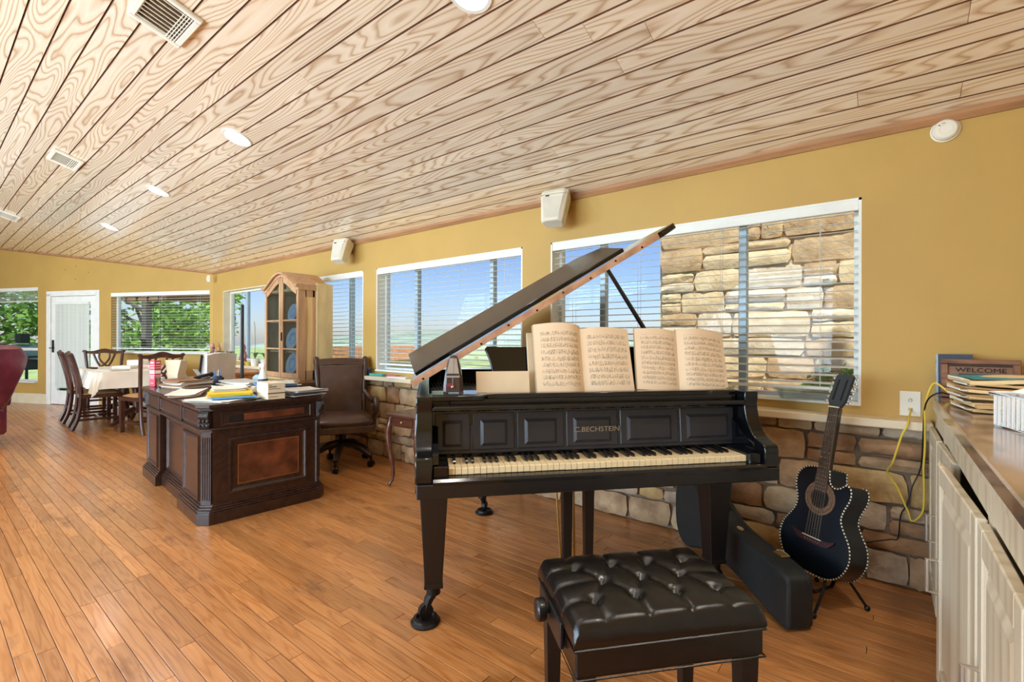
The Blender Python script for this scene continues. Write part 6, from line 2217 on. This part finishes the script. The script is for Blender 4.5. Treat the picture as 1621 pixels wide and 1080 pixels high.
def dining_chair(label, loc, rz):
    """faces -y in local space"""
    t = thing('dining_chair', label, 'chair', loc, rz, 'mahogany dining chairs')
    MB().prism([(-.24, -.23), (.24, -.23), (.20, .20), (-.20, .20)], .40, .45).build('seat_rail', DCH, t, smooth=0, bev=.004)
    cushion(0, -.015, .448, .225, .205, .022, .018).build('seat', SEATF, t, smooth=70)
    for s in (-1, 1):
        MB().box((s * .212, -.205, .20), (.045, .045, .40)).build('leg', DCH, t, smooth=0, bev=.003)
        pts = [(s * .195, .275, 0.0), (s * .19, .215, .16), (s * .185, .185, .40), (s * .195, .20, .60), (s * .215, .25, .84), (s * .228, .285, .965)]
        MB().tube(spline(pts, 4), .021, 8, flat=1.15).build('rear_leg', DCH, t, smooth=60)
        MB().box((s * .20, 0, .13), (.02, .41, .03)).build('stretcher', DCH, t, smooth=0)
        MB().ball((s * .236, .287, .970), .026, 8, 6, (1.1, .8, .8)).build('ear', DCH, t)
    MB().box((0, 0, .13), (.40, .02, .03)).build('stretcher', DCH, t, smooth=0)
    MB().box((0, .205, .20), (.36, .02, .03)).build('stretcher', DCH, t, smooth=0)
    g = [[(u * .238 / 6, .272 + (.006 if v else 0), .935 + .05 * v + .018 * cos(u / 6 * pi * 1.0) * v + .008 * cos(u / 6 * pi * 2)) for u in range(-6, 7)] for v in (0, .5, 1)]
    MB().sheet(g, .022).build('crest_rail', DCH, t, smooth=50)
    # pierced splat: interlaced ribbons
    for s in (-1, 1):
        MB().tube(spline([(s * .02, .20, .46), (s * .05, .205, .55), (s * .02, .22, .66), (s * .085, .245, .80), (s * .13, .268, .925)], 5), .010, 6, flat=1.5).build('splat_ribbon', DCH, t, smooth=60)
        MB().tube(spline([(s * .06, .205, .50), (s * .085, .215, .60), (s * .06, .23, .71), (s * .0, .238, .76), (s * -.06, .255, .85), (s * -.06, .268, .93)], 5), .009, 6, flat=1.5).build('splat_ribbon', DCH, t, smooth=60)
    MB().box((0, .195, .465), (.16, .02, .03)).build('splat_shoe', DCH, t, smooth=0)
    return t


DTA = radians(-4)
DT = (-8.30, 1.91, 0)
dining_chair('dining chair on the left of the table, nearer the camera', (-8.24, 1.55, 0), pi + radians(-4))
dining_chair('dining chair on the left of the table, nearer the far door', (-9.00, 1.58, 0), pi + radians(-4))
dining_chair('dining chair at the far end of the table before the white door', (-9.52, 1.86, 0), pi / 2 + radians(-12))
dining_chair('dining chair behind the desk corner with a tan tapestry seat', (-7.33, 1.885, 0), -pi / 2 + radians(10))

t = thing('dining_table', 'dark wooden dining table on pedestals under a white cloth', 'table', DT, DTA)
TLX, TLY = 0.82, 0.475
MB().prism([(math.copysign(abs(cos(2 * pi * k / 64)) ** .2, cos(2 * pi * k / 64)) * (TLX - .012), math.copysign(abs(sin(2 * pi * k / 64)) ** .2, sin(2 * pi * k / 64)) * (TLY - .012)) for k in range(64)], .72, .75).build('table_top', DCH, t, smooth=40)
MB().box((0, 0, .69), (2 * TLX - .2, 2 * TLY - .16, .06)).build('apron', DCH, t, smooth=0)
MB().prism([(-.5, .66), (.5, .66), (.62, .60), (.50, .52), (-.50, .52), (-.62, .60)], -.12, .12, 'Y').build('under_box', DCH, t, smooth=0)
for s in (-1, 1):
    p = MB().lathe([(0.0, .18), (.05, .18), (.055, .22), (.04, .28), (.06, .36), (.045, .46), (.06, .53), (0, .53)], 16, (s * .42, 0, 0)).build('pedestal', DCH, t)
    for k in range(3):
        a = radians(120 * k + (90 if s > 0 else -90) - 30)
        l = MB().tube([(s * .42, 0, .24), (s * .42 + cos(a) * .14, sin(a) * .14, .20), (s * .42 + cos(a) * .27, sin(a) * .27, .09), (s * .42 + cos(a) * .34, sin(a) * .34, .06)], [.04, .034, .026, .022], 8).build('pedestal_foot', DCH, t, smooth=60)
        MB().cyl((s * .42 + cos(a) * .35 - .012, sin(a) * .35, .025), (s * .42 + cos(a) * .35 + .012, sin(a) * .35, .025), .025, n=14).build('caster', BRASS, l)
# tablecloth
CLOTH = M('tablecloth_white', (232, 222, 206), 0.85, var=.04, scale=6)
rg = random.Random(9)
per = []
n_ = 96
rings = []
def rr(k, e):
    a = 2 * pi * k / n_
    q = .16
    return (math.copysign(abs(cos(a)) ** q, cos(a)) * (TLX + e), math.copysign(abs(sin(a)) ** q, sin(a)) * (TLY + e), a)
drop = [0.20 + 0.10 * max(0, abs(sin(2 * (2 * pi * k / n_)))) ** 6 for k in range(n_)]
for (f_, e) in ((0, .004), (.25, .012), (.6, .03), (1, .045)):
    ring = []
    for k in range(n_):
        x, y, a = rr(k, e + f_ * .016 * sin(k * 1.05) + f_ * .012 * sin(k * 2.3))
        ring.append((x, y, .7545 - drop[k] * f_))
    rings.append(ring)
mb = MB().loft([[(x * .98, y * .98, .7555) for x, y, _ in [rr(k, 0) for k in range(n_)]]] + rings, cap=False)
mb._add([(x * .98, y * .98, .7555) for x, y, _ in [rr(k, 0) for k in range(n_)]], [tuple(range(n_))])
tc = mb.build('tablecloth', CLOTH, smooth=60)
tc.location = DT; tc.rotation_euler = (0, 0, DTA)
tag(tc, 'white cloth draped over the dining table', 'tablecloth')


def tloc(x, y):
    return (DT[0] + x * cos(DTA) - y * sin(DTA), DT[1] + x * sin(DTA) + y * cos(DTA), .757)


tag(MB().box((0, 0, .008), (.30, .22, .016), ch=.003).xf(Matrix.Translation(tloc(.45, -.25)) @ Matrix.Rotation(.3, 4, 'Z')).build('magazine', GRYP, smooth=0), 'grey magazine on the near left of the dining table', 'magazine')
tag(MB().box((0, 0, .02), (.22, .28, .04), ch=.004).xf(Matrix.Translation(tloc(.05, -.05)) @ Matrix.Rotation(.9, 4, 'Z')).build('book', PAPW, smooth=0), 'thick white book in the middle of the dining table', 'book')
tag(MB().box((0, 0, .022), (.24, .12, .044), ch=.006).xf(Matrix.Translation(tloc(.15, .2)) @ Matrix.Rotation(.5, 4, 'Z')).build('tissue_packet', M('packet_red', (214, 150, 150), .5, col2=(236, 230, 226), scale=14), smooth=0), 'red and white packet on the dining table', 'packet')
tag(MB().box((0, 0, .009), (.24, .06, .018), ch=.004).xf(Matrix.Translation(tloc(-.25, -.38)) @ Matrix.Rotation(.1, 4, 'Z')).build('remote_control', STD, smooth=0), 'black remote control on the far left of the dining table', 'remote')
tag(MB().box((0, 0, .05), (.30, .26, .10), ch=.01).xf(Matrix.Translation(tloc(-.35, .2)) @ Matrix.Rotation(.4, 4, 'Z')).build('gift_box', PAPW, smooth=0), 'low white box on the far side of the dining table', 'box')

# chair under a white cover behind the desk
t = thing('covered_chair', 'chair under a white cover behind the desk', 'chair', (-6.10, 1.97, 0), radians(-52))
WC = M('white_cover', (238, 234, 230), .8, var=.04, scale=4)
g = []
for j in range(9):
    v = j / 8
    g.append([(u * .27 / 6, .22 + .05 * v + .006 * sin(u * 2.1 + v * 3), .30 + .72 * v - .02 * (u / 6) ** 2 * v) for u in range(-6, 7)])
MB().sheet(g, .06).build('back_cover', WC, t, smooth=50)
MB().prism([(-.25, -.24), (.25, -.24), (.24, .22), (-.24, .22)], .40, .47).build('seat_cover', WC, t, smooth=0, bev=.02)
for sx in (-1, 1):
    for sy in (-1, 1):
        MB().box((sx * .21, sy * .20, .20), (.04, .04, .40)).build('leg', DCH, t, smooth=0)
    MB().tube([(sx * .275, .20, .45), (sx * .29, .26, .80), (sx * .285, .28, 1.0)], .012, 6).build('back_post', STD, t)

# ================================================================== recliner at the left edge
PUR = M('oxblood_leather', (112, 46, 74), .32, var=.2, scale=8, bump=.15, bscale=120, coat=.15)
ra = math.atan2(-.6186, -.786)
t = thing('recliner', 'purple-red leather recliner cut off by the left edge', 'armchair', (-7.75, .14, 0), ra)
# local x forward
def slab(p0, p1, w, thk, n=8):
    rings = []
    P0_, P1_ = Vector(p0), Vector(p1)
    ax_ = (P1_ - P0_); nrm = Vector((-ax_.z, 0, ax_.x)).normalized()
    for i in range(n + 1):
        u = i / n
        c = P0_ + ax_ * u
        k = (1 - abs(2 * u - 1) ** 6 * .35)
        ring = []
        for q in range(16):
            a = 2 * pi * q / 16
            ring.append(c + Vector((0, math.copysign(abs(cos(a)) ** .35, cos(a)) * w * k, 0)) + nrm * math.copysign(abs(sin(a)) ** .5, sin(a)) * thk * k)
        rings.append(ring)
    return MB().loft(rings)
slab((-.30, 0, .32), (-.66, 0, 1.08), .36, .085).build('backrest', PUR, t, smooth=70)
slab((-.27, 0, .40), (.38, 0, .46), .30, .085).build('seat', PUR, t, smooth=70)
for s in (-1, 1):
    slab((-.34, s * .40, .48), (.36, s * .40, .54), .085, .10).build('arm', PUR, t, smooth=70)
    MB().box((0.0, s * .40, .27), (.62, .13, .36), ch=.03).build('side_panel', PUR, t, smooth=0)
MB().box((-.02, 0, .16), (.56, .66, .24), ch=.03).build('base', PUR, t, smooth=0)
slab((-.35, 0, .10), (-.42, 0, .42), .33, .03).build('rear_skirt', PUR, t, smooth=70)
for sx in (-.26, .26):
    for sy in (-.28, .28):
        MB().cyl((sx, sy, 0), (sx, sy, .05), .025, n=10).build('foot', STD, t)

# ================================================================== plants and ornaments on the far ledge
LEAFG = M('orchid_leaf', (74, 112, 62), .4, var=.2)
POTW = M('pot_white', (232, 230, 224), .35)
PINKF = M('orchid_pink', (222, 150, 160), .6)
STEM = M('orchid_stem', (112, 100, 70), .6)


def orchid(label, x, h, nl, fl, seed, pot=POTW, lean=.1):
    rg = random.Random(seed)
    t = thing('potted_orchid', label, 'plant', (x, DY - .066, LG), 0, 'orchids on the far ledge')
    MB().lathe([(0, 0), (.045, 0), (.058, .09), (.062, .10), (.054, .10), (.05, .08), (0, .08)], 18).build('pot', pot, t)
    for k in range(nl):
        a = rg.uniform(0, 2 * pi); L_ = rg.uniform(.10, .16)
        g = []
        for j in range(6):
            v = j / 5
            w = .024 * sin(pi * (v * .9 + .08))
            c = Vector((cos(a) * L_ * v, sin(a) * L_ * v * .35, .09 + .09 * sin(v * 2.2)))
            d = Vector((-sin(a), cos(a) * .35, 0))
            g.append([c - d * w, c + Vector((0, 0, -.004)), c + d * w])
        MB().sheet(g, .002).build('leaf', LEAFG, t, smooth=60)
    st = spline([(0, 0, .09), (.01, 0, h * .5), (lean * .5, 0, h * .85), (lean, -.01, h)], 5)
    MB().tube(st, .0035, 5).build('stem', STEM, t)
    for k in range(fl):
        c = Vector(st[-1]) + Vector((rg.uniform(-.05, .05), rg.uniform(-.03, .03), -.04 * k + rg.uniform(-.02, .02)))
        m_ = MB()
        for q in range(5):
            a = 2 * pi * q / 5
            m_._add([c, c + Vector((cos(a - .4) * .03, -.004, sin(a - .4) * .03)), c + Vector((cos(a) * .042, -.01, sin(a) * .042)), c + Vector((cos(a + .4) * .03, -.004, sin(a + .4) * .03))], [(0, 1, 2, 3)])
        m_.build('flower', PINKF, t, smooth=0)
    return t


orchid('orchid with bare twisting stem in front of the far open window', -6.42, .52, 6, 0, 1, lean=.06)
orchid('pink orchid near the far corner of the ledge', -7.85, .26, 7, 4, 2, lean=-.06)
orchid('tall bare orchid stem beside the hanging ornament', -6.72, .60, 5, 0, 3, lean=.0)
orchid('broad-leaved orchid in a white pot in the middle of the far ledge', -7.55, .20, 9, 1, 4, lean=.05)
t = thing('figurine', 'small terracotta figurine on the far window ledge', 'figurine', (-7.12, DY - .05, LG))
TERR = M('terracotta', (186, 128, 104), .6, var=.15)
MB().lathe([(0, 0), (.05, 0), (.055, .02), (.035, .06), (.048, .12), (.04, .17), (.022, .20), (.034, .23), (.03, .26), (.008, .30), (0, .31)], 16).build('body', TERR, t)
for s in (-1, 1):
    MB().tube([(s * .04, 0, .15), (s * .075, -.01, .11), (s * .05, -.03, .07)], .012, 6).build('arm', TERR, t)
t = thing('rooster_ornament', 'pink-headed rooster ornament at the far end of the ledge', 'ornament', (-8.08, DY - .09, LG))
MB().lathe([(0, 0), (.04, 0), (.045, .015), (.02, .04), (.05, .09), (.045, .14), (.025, .19), (.02, .24), (0, .26)], 14).build('body', M('rooster_brown', (130, 100, 84), .5), t)
MB().ball((0, -.01, .26), .03, 10, 8, (1, 1, 1.1)).build('head', M('rooster_pink', (222, 150, 146), .5), t)
MB().prism([(-.02, .27), (.02, .27), (.025, .31), (.008, .295), (0, .32), (-.01, .295), (-.025, .305)], -.012, -.006, 'Y').build('comb', M('rooster_pink', (222, 150, 146), .5), t)
t = thing('yellow_bowl', 'small yellow bowl beside the figurine on the ledge', 'bowl', (-6.93, DY - .06, LG))
MB().lathe([(0, 0), (.03, 0), (.06, .045), (.062, .05), (.056, .05), (.028, .008), (0, .008)], 18).build('bowl', M('yellow_glaze', (214, 186, 84), .3), t)
# small orange-brown chest under the far ledge
t = thing('wooden_chest', 'orange-brown wooden chest below the far window ledge', 'chest', (-6.42, 2.58, 0))
ORW = M('orange_wood', (196, 136, 78), .4, var=.15, stretch=(.4, 2, 2), scale=10)
MB().box((0, 0, .40), (.80, .36, .68), ch=.006).build('body', ORW, t, smooth=0)
MB().box((0, 0, .755), (.84, .40, .03), ch=.005).build('top', ORW, t, smooth=0)
for k in range(3):
    d = MB().box((0, -.184, .18 + k * .21), (.74, .014, .19), ch=.003).build('drawer', ORW, t, smooth=0)
    for s in (-1, 1):
        MB().ball((s * .22, -.195, .18 + k * .21), .014, 8, 6).build('knob', BRASS, d)
for sx in (-1, 1):
    for sy in (-1, 1):
        MB().box((sx * .36, sy * .14, .03), (.05, .05, .06)).build('foot', ORW, t, smooth=0)
